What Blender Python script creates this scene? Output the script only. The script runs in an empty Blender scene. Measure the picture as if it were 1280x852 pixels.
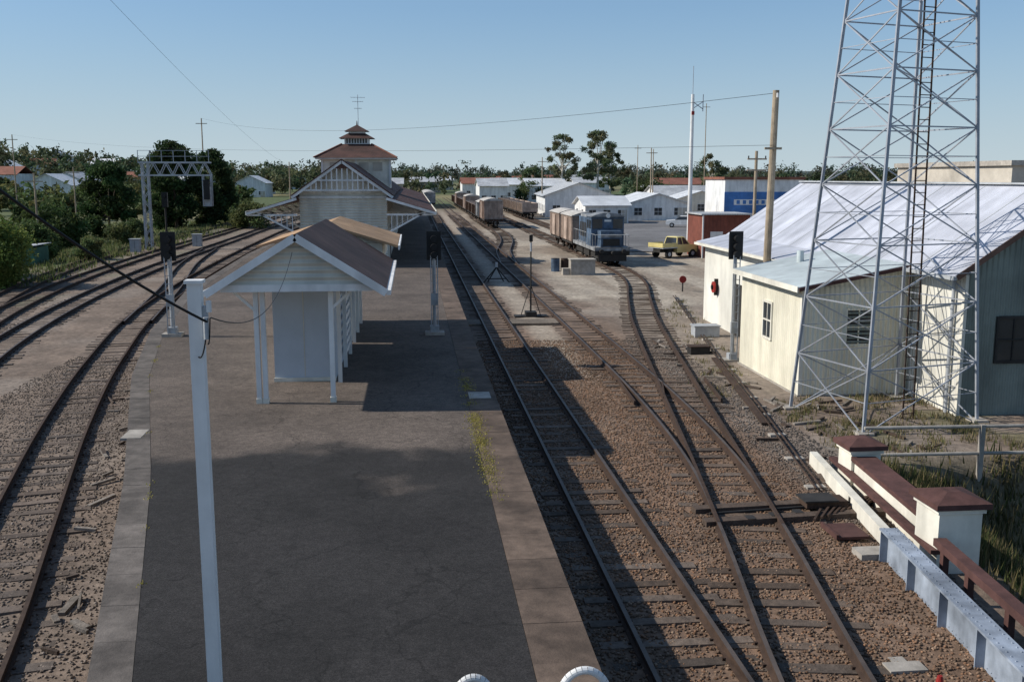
import bpy, math, random
import numpy as np
from mathutils import Vector, Matrix
random.seed(7); RNG=np.random.default_rng(7)
scene=bpy.context.scene
scene.view_settings.view_transform='Standard'
scene.view_settings.look='None'
scene.view_settings.exposure=0
COL=scene.collection
# ------------------------------------------------------------ materials
def mat(name,col,rough=.85,var=.25,scale=2.0,bump=.15,bscale=25,metal=0,vcol=False,corr=None,stain=.25,sscale=.35,streak=None,spec=.3):
    m=bpy.data.materials.new(name); m.use_nodes=True
    nt=m.node_tree; N=nt.nodes; L=nt.links
    for n in list(N): N.remove(n)
    out=N.new('ShaderNodeOutputMaterial'); bs=N.new('ShaderNodeBsdfPrincipled'); L.new(bs.outputs[0],out.inputs[0])
    bs.inputs['Roughness'].default_value=rough; bs.inputs['Metallic'].default_value=metal
    bs.inputs['Specular IOR Level'].default_value=spec
    tc=N.new('ShaderNodeTexCoord')
    def noise(s,d=5):
        n=N.new('ShaderNodeTexNoise'); n.inputs['Scale'].default_value=s; n.inputs['Detail'].default_value=d
        n.inputs['Roughness'].default_value=.65; L.new(tc.outputs['Object'],n.inputs['Vector']); return n
    n1=noise(scale); n2=noise(sscale,3)
    mr=N.new('ShaderNodeMapRange'); mr.inputs[1].default_value=.3; mr.inputs[2].default_value=.7
    mr.inputs[3].default_value=1-var; mr.inputs[4].default_value=1+var; L.new(n1.outputs[0],mr.inputs[0])
    mr2=N.new('ShaderNodeMapRange'); mr2.inputs[1].default_value=.35; mr2.inputs[2].default_value=.65
    mr2.inputs[3].default_value=1-stain; mr2.inputs[4].default_value=1+stain*.5; L.new(n2.outputs[0],mr2.inputs[0])
    mu=N.new('ShaderNodeMath'); mu.operation='MULTIPLY'; L.new(mr.outputs[0],mu.inputs[0]); L.new(mr2.outputs[0],mu.inputs[1])
    last=mu.outputs[0]
    if streak:
        mp=N.new('ShaderNodeMapping'); mp.inputs['Scale'].default_value=streak; L.new(tc.outputs['Object'],mp.inputs[0])
        n3=N.new('ShaderNodeTexNoise'); n3.inputs['Scale'].default_value=1; n3.inputs['Detail'].default_value=4; L.new(mp.outputs[0],n3.inputs['Vector'])
        m3=N.new('ShaderNodeMapRange'); m3.inputs[1].default_value=.35; m3.inputs[2].default_value=.6; m3.inputs[3].default_value=.82; m3.inputs[4].default_value=1.04
        L.new(n3.outputs[0],m3.inputs[0])
        q=N.new('ShaderNodeMath'); q.operation='MULTIPLY'; L.new(last,q.inputs[0]); L.new(m3.outputs[0],q.inputs[1]); last=q.outputs[0]
    vm=N.new('ShaderNodeVectorMath'); vm.operation='SCALE'
    if vcol:
        at=N.new('ShaderNodeAttribute'); at.attribute_name='Col'; L.new(at.outputs['Color'],vm.inputs[0])
    else: vm.inputs[0].default_value=col
    L.new(last,vm.inputs['Scale']); L.new(vm.outputs[0],bs.inputs['Base Color'])
    bn=noise(bscale,4); bp=N.new('ShaderNodeBump'); bp.inputs['Strength'].default_value=bump; bp.inputs['Distance'].default_value=.03
    L.new(bn.outputs[0],bp.inputs['Height']); lastn=bp
    if corr:
        sx=N.new('ShaderNodeSeparateXYZ'); L.new(tc.outputs['Object'],sx.inputs[0])
        axes,period=corr
        if len(axes)==2:
            ad=N.new('ShaderNodeMath'); ad.operation='ADD'; L.new(sx.outputs[axes[0]],ad.inputs[0]); L.new(sx.outputs[axes[1]],ad.inputs[1]); src=ad.outputs[0]
        else: src=sx.outputs[axes[0]]
        ml=N.new('ShaderNodeMath'); ml.operation='MULTIPLY'; ml.inputs[1].default_value=2*math.pi/period; L.new(src,ml.inputs[0])
        sn=N.new('ShaderNodeMath'); sn.operation='SINE'; L.new(ml.outputs[0],sn.inputs[0])
        b2=N.new('ShaderNodeBump'); b2.inputs['Strength'].default_value=.7; b2.inputs['Distance'].default_value=.03
        L.new(sn.outputs[0],b2.inputs['Height']); L.new(bp.outputs[0],b2.inputs['Normal']); lastn=b2
    L.new(lastn.outputs[0],bs.inputs['Normal'])
    return m
M={}
M['ground']=mat('ground_soil',(1,1,1),.95,.40,5,.6,18,vcol=True,stain=.2,sscale=.6)
M['stone']=mat('ballast_stone',(1,1,1),.95,.25,9,.3,40,vcol=True,stain=.15,sscale=.5)
M['coping']=mat('coping_concrete',(.23,.205,.18),.9,.28,5,.3,30,vcol=True,stain=.4,sscale=1.1)
M['plwall']=mat('platform_face_brick',(.13,.10,.08),.9,.3,4,.3,20)
M['sleeper']=mat('sleeper_timber',(1,1,1),.9,.35,9,.5,25,vcol=True)
M['rust']=mat('rail_rust',(.055,.034,.024),.85,.3,6,.2,40)
M['steel']=mat('rail_running_steel',(.115,.09,.075),.55,.25,3,.05,30,metal=.35)
M['white']=mat('white_paint',(.72,.72,.71),.6,.06,3,.08,20,streak=(2,2,.4),stain=.1)
M['cream']=mat('cream_weatherboard',(.66,.64,.56),.7,.06,2,.05,20,corr=((2,),.16),streak=(1.5,1.5,.3),stain=.12)
M['creamp']=mat('cream_paint',(.72,.69,.60),.75,.08,3,.1,20,streak=(2,2,.4),stain=.15)
M['greyp']=mat('grey_fibro_panel',(.46,.51,.57),.7,.05,2,.05,20,stain=.1)
M['hut']=mat('hut_corrugated_iron',(.78,.74,.60),.6,.06,2,.05,20,corr=((0,1),.15),streak=(1.5,1.5,.25),stain=.1)
M['shed']=mat('shed_corrugated_iron',(.80,.78,.70),.6,.06,2,.05,20,corr=((0,1),.15),streak=(1.2,1.2,.25),stain=.1)
M['shedshadegrey']=mat('shade_grey_green_iron',(.22,.25,.22),.6,.1,2,.05,20,corr=((0,1),.15),streak=(1.2,1.2,.25),stain=.2)  # darker copy of the shed iron, end-wall shade put into the colour
M['shedroof']=mat('shed_corrugated_roof',(.54,.56,.63),.5,.10,1.5,.05,20,corr=((1,),.16),streak=(.3,1.6,.3),stain=.16,sscale=.4)
M['hutroof']=mat('hut_roof_iron',(.50,.56,.57),.5,.1,1.5,.05,20,corr=((1,),.16),stain=.2,sscale=.7)
M['maroon']=mat('maroon_painted_iron',(.085,.040,.031),.7,.25,2,.05,20,corr=((0,1),.2),stain=.4,sscale=.5)
M['rooftan']=mat('rusty_tan_iron',(.46,.29,.16),.65,.15,2,.05,20,corr=((1,),.16),stain=.25,sscale=.6)
M['brownroof']=mat('brown_roof_iron',(.155,.085,.062),.7,.2,2,.05,20,corr=((1,),.16),stain=.3,sscale=.6)
M['redcap']=mat('red_oxide_cap',(.095,.046,.040),.9,.25,4,.2,20,streak=(3,3,1))
M['dark']=mat('dark_underframe',(.03,.028,.026),.7,.3,3)
M['black']=mat('black_signal_enamel',(.012,.012,.013),.5,.2,3)
M['glass']=mat('window_glass',(.03,.035,.04),.12,.2,1,.02,2,spec=.6)
M['galv']=mat('galvanised_steel',(.36,.38,.42),.5,.15,4,.05,20,metal=.2)
M['galvd']=mat('dull_galvanised_steel',(.40,.42,.44),.6,.15,4)
M['wood']=mat('weathered_pole_timber',(.36,.29,.21),.9,.25,3,.4,12,streak=(8,8,.4))
M['girder']=mat('girder_paint',(.27,.31,.37),.65,.18,3,.1,20,streak=(3,3,.6),stain=.4,sscale=1.2)
M['cable']=mat('cable_sheath',(.012,.012,.012),.6)
M['red']=mat('red_enamel',(.30,.025,.02),.5,.2)
M['brick']=mat('red_brown_cladding',(.20,.065,.045),.8,.2,3,.1,15,corr=((0,1),.3))
M['locoblue']=mat('loco_blue_paint',(.075,.115,.175),.55,.25,2,.05,10,stain=.4,sscale=1)
M['locogrey']=mat('loco_grey_paint',(.26,.27,.28),.6,.25,2,stain=.4,sscale=1)
M['wagon']=mat('wagon_weathered_paint',(.44,.34,.28),.8,.25,2,.1,10,streak=(2,2,.5),stain=.35,sscale=.9)
M['wagonl']=mat('wagon_grey_roof',(.50,.47,.43),.8,.25,2,.1,10,stain=.35,sscale=.9)
M['yellow']=mat('ute_yellow_paint',(.66,.56,.24),.35,.06,2,.02,10,spec=.5)
M['tyre']=mat('tyre_rubber',(.02,.02,.02),.9)
M['bluesign']=mat('blue_wall_paint',(.06,.17,.42),.6,.15)
M['green']=mat('green_iron',(.05,.14,.10),.7)
M['bark']=mat('bark',(.16,.12,.09),.95,.3,4,.5,10)
M['barkp']=mat('pale_gum_bark',(.52,.48,.42),.9,.25,2,.2,10)
M['redroof']=mat('terracotta_roof',(.22,.09,.06),.8,.2,2,.1,15)
M['greyroof']=mat('grey_iron_roof',(.46,.47,.48),.5,.15,1,stain=.25,corr=((0,1),.2))
M['whiteroof']=mat('white_iron_roof',(.64,.66,.68),.5,.08,1,stain=.15,corr=((0,1),.2))
M['beige']=mat('beige_render',(.46,.42,.36),.85,.1)
M['concrete']=mat('concrete',(.36,.33,.29),.9,.25,4,.2,20)
M['carpark']=mat('car_park_asphalt',(.17,.165,.165),.95,.2,3,.2,20,stain=.3,sscale=.15)
def leafmat(name):
    m=mat(name,(1,1,1),.7,.2,3,.0,5,vcol=True,stain=.1,spec=.15)
    nt=m.node_tree; bs=[n for n in nt.nodes if n.type=='BSDF_PRINCIPLED'][0]; out=[n for n in nt.nodes if n.type=='OUTPUT_MATERIAL'][0]
    tr=nt.nodes.new('ShaderNodeBsdfTranslucent'); mx=nt.nodes.new('ShaderNodeMixShader'); mx.inputs[0].default_value=.35
    src=bs.inputs['Base Color'].links[0].from_socket; nt.links.new(src,tr.inputs[0])
    nt.links.new(bs.outputs[0],mx.inputs[1]); nt.links.new(tr.outputs[0],mx.inputs[2]); nt.links.new(mx.outputs[0],out.inputs[0]); return m
M['leaf']=leafmat('foliage')
# asphalt darker at the near end, with aggregate speckle and fine cracks
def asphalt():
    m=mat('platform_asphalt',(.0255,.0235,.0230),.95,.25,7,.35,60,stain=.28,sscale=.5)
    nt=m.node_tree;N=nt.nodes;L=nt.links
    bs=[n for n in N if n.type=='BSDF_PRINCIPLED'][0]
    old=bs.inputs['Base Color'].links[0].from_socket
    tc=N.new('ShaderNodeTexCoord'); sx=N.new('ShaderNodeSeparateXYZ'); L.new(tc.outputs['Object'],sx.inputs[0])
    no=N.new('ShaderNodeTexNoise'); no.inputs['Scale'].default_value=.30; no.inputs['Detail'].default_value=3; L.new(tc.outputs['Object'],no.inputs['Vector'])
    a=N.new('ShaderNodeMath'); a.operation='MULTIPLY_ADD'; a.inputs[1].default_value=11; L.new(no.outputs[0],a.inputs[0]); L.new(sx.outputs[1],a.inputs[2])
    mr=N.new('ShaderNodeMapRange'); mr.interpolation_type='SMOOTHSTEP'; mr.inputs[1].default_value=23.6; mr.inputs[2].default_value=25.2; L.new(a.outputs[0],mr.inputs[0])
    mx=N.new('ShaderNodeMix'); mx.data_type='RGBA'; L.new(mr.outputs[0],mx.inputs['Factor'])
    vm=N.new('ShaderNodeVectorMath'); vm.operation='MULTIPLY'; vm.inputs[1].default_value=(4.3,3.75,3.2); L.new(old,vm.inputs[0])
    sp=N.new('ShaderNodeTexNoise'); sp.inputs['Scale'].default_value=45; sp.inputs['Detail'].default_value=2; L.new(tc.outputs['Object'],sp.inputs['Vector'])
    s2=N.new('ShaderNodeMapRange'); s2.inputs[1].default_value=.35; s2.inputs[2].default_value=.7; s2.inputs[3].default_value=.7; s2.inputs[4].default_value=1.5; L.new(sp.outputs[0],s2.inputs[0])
    # cracks
    dn=N.new('ShaderNodeTexNoise'); dn.inputs['Scale'].default_value=1.3; dn.inputs['Detail'].default_value=4; L.new(tc.outputs['Object'],dn.inputs['Vector'])
    dv=N.new('ShaderNodeVectorMath'); dv.operation='SCALE'; dv.inputs['Scale'].default_value=1.2; L.new(dn.outputs['Color'],dv.inputs[0])
    da=N.new('ShaderNodeVectorMath'); da.operation='ADD'; L.new(tc.outputs['Object'],da.inputs[0]); L.new(dv.outputs[0],da.inputs[1])
    vo=N.new('ShaderNodeTexVoronoi'); vo.feature='DISTANCE_TO_EDGE'; vo.inputs['Scale'].default_value=.42; L.new(da.outputs[0],vo.inputs['Vector'])
    cr=N.new('ShaderNodeMapRange'); cr.inputs[1].default_value=.002; cr.inputs[2].default_value=.010; cr.inputs[3].default_value=.62; cr.inputs[4].default_value=1; L.new(vo.outputs[0],cr.inputs[0])
    mm=N.new('ShaderNodeMath'); mm.operation='MULTIPLY'; L.new(s2.outputs[0],mm.inputs[0]); L.new(cr.outputs[0],mm.inputs[1])
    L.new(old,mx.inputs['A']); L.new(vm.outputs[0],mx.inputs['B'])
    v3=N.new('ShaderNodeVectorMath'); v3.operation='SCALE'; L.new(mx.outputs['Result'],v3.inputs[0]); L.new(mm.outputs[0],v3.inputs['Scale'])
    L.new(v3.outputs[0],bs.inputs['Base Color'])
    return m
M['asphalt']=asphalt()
# ------------------------------------------------------------ builder
def mesh_obj(name,verts,faces,m,colors=None,parent=None,smooth=False):
    me=bpy.data.meshes.new(name)
    if isinstance(verts,np.ndarray):
        nv=len(verts); k=faces.shape[1]; nf=len(faces)
        me.vertices.add(nv); me.vertices.foreach_set('co',verts.astype(np.float32).ravel())
        me.loops.add(nf*k); me.loops.foreach_set('vertex_index',faces.astype(np.int32).ravel())
        me.polygons.add(nf); me.polygons.foreach_set('loop_start',np.arange(0,nf*k,k,dtype=np.int32))
        me.update(calc_edges=True)
    else:
        me.from_pydata(verts,[],faces); me.update()
    if colors is not None:
        c=np.ones((len(me.vertices),4),np.float32); c[:,:3]=np.asarray(colors,dtype=np.float32)
        at=me.color_attributes.new('Col','FLOAT_COLOR','POINT'); at.data.foreach_set('color',c.ravel())
    me.materials.append(m)
    if smooth: me.polygons.foreach_set('use_smooth',[True]*len(me.polygons))
    o=bpy.data.objects.new(name,me); COL.objects.link(o)
    if parent: o.parent=parent
    return o
class B:
    def __init__(s,name,loc=(0,0,0),rz=0):
        s.o=bpy.data.objects.new(name,None); COL.objects.link(s.o); s.o.location=loc; s.o.rotation_euler=(0,0,rz); s.o.empty_display_size=.3
        s.p={}
    def add(s,part,m,v,f,col=None):
        e=s.p.setdefault((part,m),[[],[],[]]); n=len(e[0]); e[0].extend([tuple(a) for a in v]); e[1].extend([tuple(i+n for i in q) for q in f])
        if col is not None: e[2].extend([col]*len(v))
    def box(s,part,m,x0,x1,y0,y1,z0,z1,col=None):
        v=[(x0,y0,z0),(x1,y0,z0),(x1,y1,z0),(x0,y1,z0),(x0,y0,z1),(x1,y0,z1),(x1,y1,z1),(x0,y1,z1)]
        s.add(part,m,v,[(0,3,2,1),(4,5,6,7),(0,1,5,4),(1,2,6,5),(2,3,7,6),(3,0,4,7)],col)
    def frus(s,part,m,a,z0,b,z1):
        v=[(a[0],a[2],z0),(a[1],a[2],z0),(a[1],a[3],z0),(a[0],a[3],z0),(b[0],b[2],z1),(b[1],b[2],z1),(b[1],b[3],z1),(b[0],b[3],z1)]
        s.add(part,m,v,[(0,3,2,1),(4,5,6,7),(0,1,5,4),(1,2,6,5),(2,3,7,6),(3,0,4,7)])
    def beam(s,part,m,p,q,w,h=None,col=None):
        h=h or w; p=Vector(p);q=Vector(q);d=(q-p).normalized()
        up=Vector((0,0,1)) if abs(d.z)<.95 else Vector((0,1,0))
        a=d.cross(up).normalized()*w/2; b=a.cross(d).normalized()*h/2
        v=[p-a-b,p+a-b,p+a+b,p-a+b,q-a-b,q+a-b,q+a+b,q-a+b]
        s.add(part,m,v,[(0,3,2,1),(4,5,6,7),(0,1,5,4),(1,2,6,5),(2,3,7,6),(3,0,4,7)],col)
    def cyl(s,part,m,p,q,r0,r1=None,n=10):
        r1=r0 if r1 is None else r1; p=Vector(p);q=Vector(q);d=(q-p).normalized()
        up=Vector((0,0,1)) if abs(d.z)<.95 else Vector((0,1,0))
        a=d.cross(up).normalized(); b=a.cross(d).normalized()
        v=[];
        for c,r in((p,r0),(q,r1)):
            for i in range(n):
                t=2*math.pi*i/n; v.append(c+a*math.cos(t)*r+b*math.sin(t)*r)
        f=[(i,(i+1)%n,n+(i+1)%n,n+i) for i in range(n)]+[tuple(range(n))[::-1],tuple(range(n,2*n))]
        s.add(part,m,v,f)
    def slab(s,part,m,quad,th):
        q=[Vector(a) for a in quad]; n=(q[1]-q[0]).cross(q[2]-q[0]).normalized()*th
        if n.z<0: n=-n
        v=[a-n for a in q]+q; s.add(part,m,v,[(0,3,2,1),(4,5,6,7),(0,1,5,4),(1,2,6,5),(2,3,7,6),(3,0,4,7)])
    def gable(s,part,m,x0,x1,y0,y1,z,rise,axis='y',oh=.35,oe=.3,th=.06):
        if axis=='y':
            xm=(x0+x1)/2; k=rise/(xm-x0)
            s.slab(part,m,[(x0-oh,y0-oe,z-k*oh),(x0-oh,y1+oe,z-k*oh),(xm,y1+oe,z+rise),(xm,y0-oe,z+rise)],th)
            s.slab(part,m,[(x1+oh,y0-oe,z-k*oh),(x1+oh,y1+oe,z-k*oh),(xm,y1+oe,z+rise),(xm,y0-oe,z+rise)],th)
        else:
            ym=(y0+y1)/2; k=rise/(ym-y0)
            s.slab(part,m,[(x0-oe,y0-oh,z-k*oh),(x1+oe,y0-oh,z-k*oh),(x1+oe,ym,z+rise),(x0-oe,ym,z+rise)],th)
            s.slab(part,m,[(x0-oe,y1+oh,z-k*oh),(x1+oe,y1+oh,z-k*oh),(x1+oe,ym,z+rise),(x0-oe,ym,z+rise)],th)
    def tri(s,part,m,x0,x1,y0,y1,z,rise,axis='y'):
        if axis=='y':
            xm=(x0+x1)/2; v=[(x0,y0,z),(x1,y0,z),(xm,y0,z+rise),(x0,y1,z),(x1,y1,z),(xm,y1,z+rise)]
        else:
            ym=(y0+y1)/2; v=[(x0,y0,z),(x0,y1,z),(x0,ym,z+rise),(x1,y0,z),(x1,y1,z),(x1,ym,z+rise)]
        s.add(part,m,v,[(0,1,2),(5,4,3),(0,3,4,1),(1,4,5,2),(2,5,3,0)])
    def win(s,x,y,z,w,h,face='-y',frame='white',part='window'):
        if face=='-y':
            s.box(part,'glass',x-w/2,x+w/2,y-.012,y+.02,z,z+h)
            for a in((x-w/2-.05,x-w/2+.02,z-.05,z+h+.05),(x+w/2-.02,x+w/2+.05,z-.05,z+h+.05)): s.box(part+'_frame',frame,a[0],a[1],y-.05,y+.01,a[2],a[3])
            for a in((z-.06,z+.015),(z+h-.015,z+h+.06),(z+h/2-.02,z+h/2+.02)): s.box(part+'_frame',frame,x-w/2+.02,x+w/2-.02,y-.045,y+.01,a[0],a[1])
            s.box(part+'_frame',frame,x-.018,x+.018,y-.04,y+.01,z,z+h)
        else:
            s.box(part,'glass',x-.012,x+.02,y-w/2,y+w/2,z,z+h)
            for a in((y-w/2-.05,y-w/2+.02),(y+w/2-.02,y+w/2+.05)): s.box(part+'_frame',frame,x-.05,x+.01,a[0],a[1],z-.05,z+h+.05)
            for a in((z-.06,z+.015),(z+h-.015,z+h+.06),(z+h/2-.02,z+h/2+.02)): s.box(part+'_frame',frame,x-.045,x+.01,y-w/2+.02,y+w/2-.02,a[0],a[1])
            s.box(part+'_frame',frame,x-.04,x+.01,y-.018,y+.018,z,z+h)
    def fin(s,smooth=()):
        for (part,m),(v,f,c) in s.p.items():
            mesh_obj(part,v,f,M[m],c if c else None,s.o,part in smooth)
        return s.o
# ------------------------------------------------------------ noise
TAB=RNG.random((256,256))
def vn(x,y,s,k=0):
    x=np.asarray(x)/s+37.3*k+1000; y=np.asarray(y)/s+11.7*k+1000
    xi=np.floor(x).astype(int); yi=np.floor(y).astype(int); fx=x-xi; fy=y-yi
    fx=fx*fx*(3-2*fx); fy=fy*fy*(3-2*fy)
    g=lambda a,b:TAB[a%256,b%256]
    return (g(xi,yi)*(1-fx)+g(xi+1,yi)*fx)*(1-fy)+(g(xi,yi+1)*(1-fx)+g(xi+1,yi+1)*fx)*fy
def ss(v,a,b):
    t=np.clip((v-a)/(b-a),0,1); return t*t*(3-2*t)
def edge_l(y):
    return np.interp(y,[-6,4,10,17.3,26.8,35,46.8,70,97,130,175],[-1.2,-2.2,-3.45,-5.08,-7.5,-9.05,-10.5,-11.4,-11.5,-11.3,-6])
def height(x,y):
    x=np.asarray(x,float); y=np.asarray(y,float)
    z=-.168+.035*(vn(x,y,.9)-.5)+.03*(vn(x,y,.35,2)-.5)
    xb=8.3+(y-14.4)*.16
    z=z-4.0*ss(x-xb,.7,6)*ss(-y,-21.0,-19.3)
    z=z-1.6*ss(-x,24,40)*ss(-y,-190,-60)
    z=z+18*np.exp(-((y-480)/190)**2)*ss(-x,60,230)*(.6+.8*vn(x,y,140,3))
    z=z+5*ss(y,260,520)*(vn(x,y,160,5)-.35)
    z=z+45*ss(y,1500,4500)*(vn(x,y,900,7)**1.3)
    return z
# ------------------------------------------------------------ ground
def gline(a,b,st,lo,hi):
    c=list(np.arange(a,b,st)); s=st; v=c[-1]
    while v<hi: s*=1.12; v+=s; c.append(v)
    s=st; v=c[0]; h=[]
    while v>lo: s*=1.12; v-=s; h.append(v)
    return np.array(h[::-1]+c)
gx=gline(-26,26,.28,-5000,6000); gy=gline(6,90,.33,-60,9000)
GX,GY=np.meshgrid(gx,gy); X=GX.ravel();Y=GY.ravel()
def gcol(x,y):
    n1=vn(x,y,3,1); n2=vn(x,y,.8,4); n3=vn(x,y,9,6)
    def lerp(a,b,t): return a*(1-t[:,None])+np.array(b)*t[:,None]
    c=np.tile(np.array((.185,.140,.108)),(len(x),1))*(.8+.4*n2)[:,None]
    c=lerp(c,(.235,.195,.162),ss(n1,.45,.75)*.7)
    c=lerp(c,(.095,.078,.066),ss(n3,.6,.85)*.6)
    t=ss(x,1.8,3)*ss(-x,-9,-7.5)*ss(-y,-60,-25); c=lerp(c,(.185,.108,.066),t*.8*(.6+.4*n2))
    t=np.exp(-((x-3.49)/.35)**2)*(y>0); c=lerp(c,(.08,.055,.042),t*.55*(.6+.5*n1)*(y<150))
    yard=ss(x+2*n1,8.4,10)*ss(y+6*n1,48,55)*ss(-y,-230,-150)
    strip=ss(x,4.5,5.0)*ss(-x,-6.1,-5.5)*ss(y+5*n1,30,37)*ss(-y,-230,-150)
    side=ss(x,8.6+0*x,9.8)*ss(y,26,36)
    c=lerp(c,(.40,.345,.275),np.maximum(yard,strip*.75)*(.75+.25*n2))
    c=lerp(c,(.28,.235,.19),side*(1-yard)*.7)
    c=lerp(c,(.20,.16,.125),yard*ss(n3,.55,.75)*.55)
    c=lerp(c,(.20,.155,.115),yard*ss(vn(x*2.5,y*.4,3,12),.55,.8)*.6)
    # trampled weedy ground round the tower
    w=ss(x,9.6,11)*ss(y,20,21.5)*ss(-y,-29,-26)
    c=lerp(c,(.125,.115,.06),w*ss(vn(x,y,1.2,15),.45,.7)*.75)
    g=ss(-x+5*n1,26,30)*(.5+.5*ss(n1,.3,.6))
    c=lerp(c,(.09,.115,.04),g)
    c=lerp(c,(.22,.19,.10),g*ss(vn(x,y,14,9),.5,.7)*.7)
    g=ss(-x,18,20)*ss(-y,-160,-60)*ss(n1,.5,.7)*.5; c=lerp(c,(.11,.12,.05),g)
    xb=8.3+(y-14.4)*.16
    g=ss(x-xb,.6,1.2)*ss(-y,-21.5,-20); c=lerp(c,(.09,.08,.042),g*.9)
    f=ss(y,170,260)+ss(x,60,80)+ss(-x,60,80); f=np.clip(f,0,1)
    far=lerp(np.tile(np.array((.085,.11,.042)),(len(x),1)),(.20,.18,.09),ss(vn(x,y,45,8),.5,.7))
    far=lerp(far,(.06,.08,.07),ss(y,900,2500))  # distance haze tinted into the far ground colour
    return c*(1-f)[:,None]+far*f[:,None]
Z=height(X,Y); V=np.stack([X,Y,Z],1); nx=len(gx); ny=len(gy)
I=np.arange(nx*ny).reshape(ny,nx)
F=np.stack([I[:-1,:-1].ravel(),I[:-1,1:].ravel(),I[1:,1:].ravel(),I[1:,:-1].ravel()],1)
mesh_obj('ground',V,F,M['ground'],gcol(X,Y),smooth=True)
def sheet(name,pts,z,m):
    return mesh_obj(name,[(a,b,z) for a,b in pts],[tuple(range(len(pts)))],M[m])
sheet('car_park',[(17.8,84),(24,82.5),(40,80),(60,95),(62,135),(30,142),(22,130),(19.5,122),(18.6,110),(18.1,98)],-.10,'carpark')
# ------------------------------------------------------------ ballast stones
def stones(name,x0,x1,y0,y1,n,cols,left=False):
    x=RNG.uniform(x0,x1,n); y=y0+(y1-y0)*RNG.random(n)**1.25
    if left:
        k=x<edge_l(y)-.03; x=x[k];y=y[k]
    xb=8.3+(y-14.4)*.16; k=x<xb+.2; x=x[k];y=y[k]; n=len(x)
    r=RNG.uniform(.014,.034,n); z=height(x,y)+r*.35
    base=np.array([(1,0,0),(0,1,0),(-1,0,0),(0,-1,0),(0,0,1),(0,0,-1)],float)
    v=base[None]*r[:,None,None]*RNG.uniform(.65,1.3,(n,6,1))
    a=RNG.random(n)*6.28; ca,sa=np.cos(a)[:,None],np.sin(a)[:,None]
    vx=v[:,:,0]*ca-v[:,:,1]*sa; vy=v[:,:,0]*sa+v[:,:,1]*ca
    v=np.stack([vx+x[:,None],vy+y[:,None],v[:,:,2]*.7+z[:,None]],2).reshape(-1,3)
    f=np.array([(0,1,4),(1,2,4),(2,3,4),(3,0,4),(1,0,5),(2,1,5),(3,2,5),(0,3,5)])
    F=(f[None]+6*np.arange(n)[:,None,None]).reshape(-1,3)
    c=np.array(cols)[RNG.integers(0,len(cols),n)]*RNG.uniform(.6,1.35,(n,1))*(.7+.6*vn(x,y,1.6,21))[:,None]
    if not left:
        t=ss(x,7.4,8.4)[:,None]; c=c*(1-t)+t*c.mean(1)[:,None]*np.array((1.25,1.08,.95))
    c=np.repeat(c,6,0)
    mesh_obj(name,v,F,M['stone'],c)
stones('track_ballast',2.0,9.6,8,38,72000,[(.20,.112,.066),(.175,.115,.078),(.22,.155,.11),(.13,.085,.058)])
stones('track_ballast',-12,-3,9,36,40000,[(.19,.15,.12),(.23,.19,.16),(.13,.105,.085)],True)
# ------------------------------------------------------------ tracks
def spline(pts,step):
    P=[np.array(p,float) for p in pts]; P=[2*P[0]-P[1]]+P+[2*P[-1]-P[-2]]; o=[]
    for i in range(1,len(P)-2):
        for t in np.linspace(0,1,40,endpoint=False):
            a,b,c,d=P[i-1:i+3]
            L=np.linalg.norm(c-b); m1=(c-a)/np.linalg.norm(c-a)*L; m2=(d-b)/np.linalg.norm(d-b)*L
            o.append((2*t**3-3*t*t+1)*b+(t**3-2*t*t+t)*m1+(-2*t**3+3*t*t)*c+(t**3-t*t)*m2)
    o.append(P[-2]); o=np.array(o); s=np.concatenate([[0],np.cumsum(np.linalg.norm(np.diff(o,axis=0),axis=1))])
    q=np.arange(0,s[-1],step); return np.stack([np.interp(q,s,o[:,0]),np.interp(q,s,o[:,1])],1)
PROF=[(-.06,-.15),(-.06,-.135),(-.012,-.12),(-.012,-.045),(-.032,-.035),(-.032,0),(.032,0),(.032,-.035),(.012,-.045),(.012,-.12),(.06,-.135),(.06,-.15)]
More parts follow.
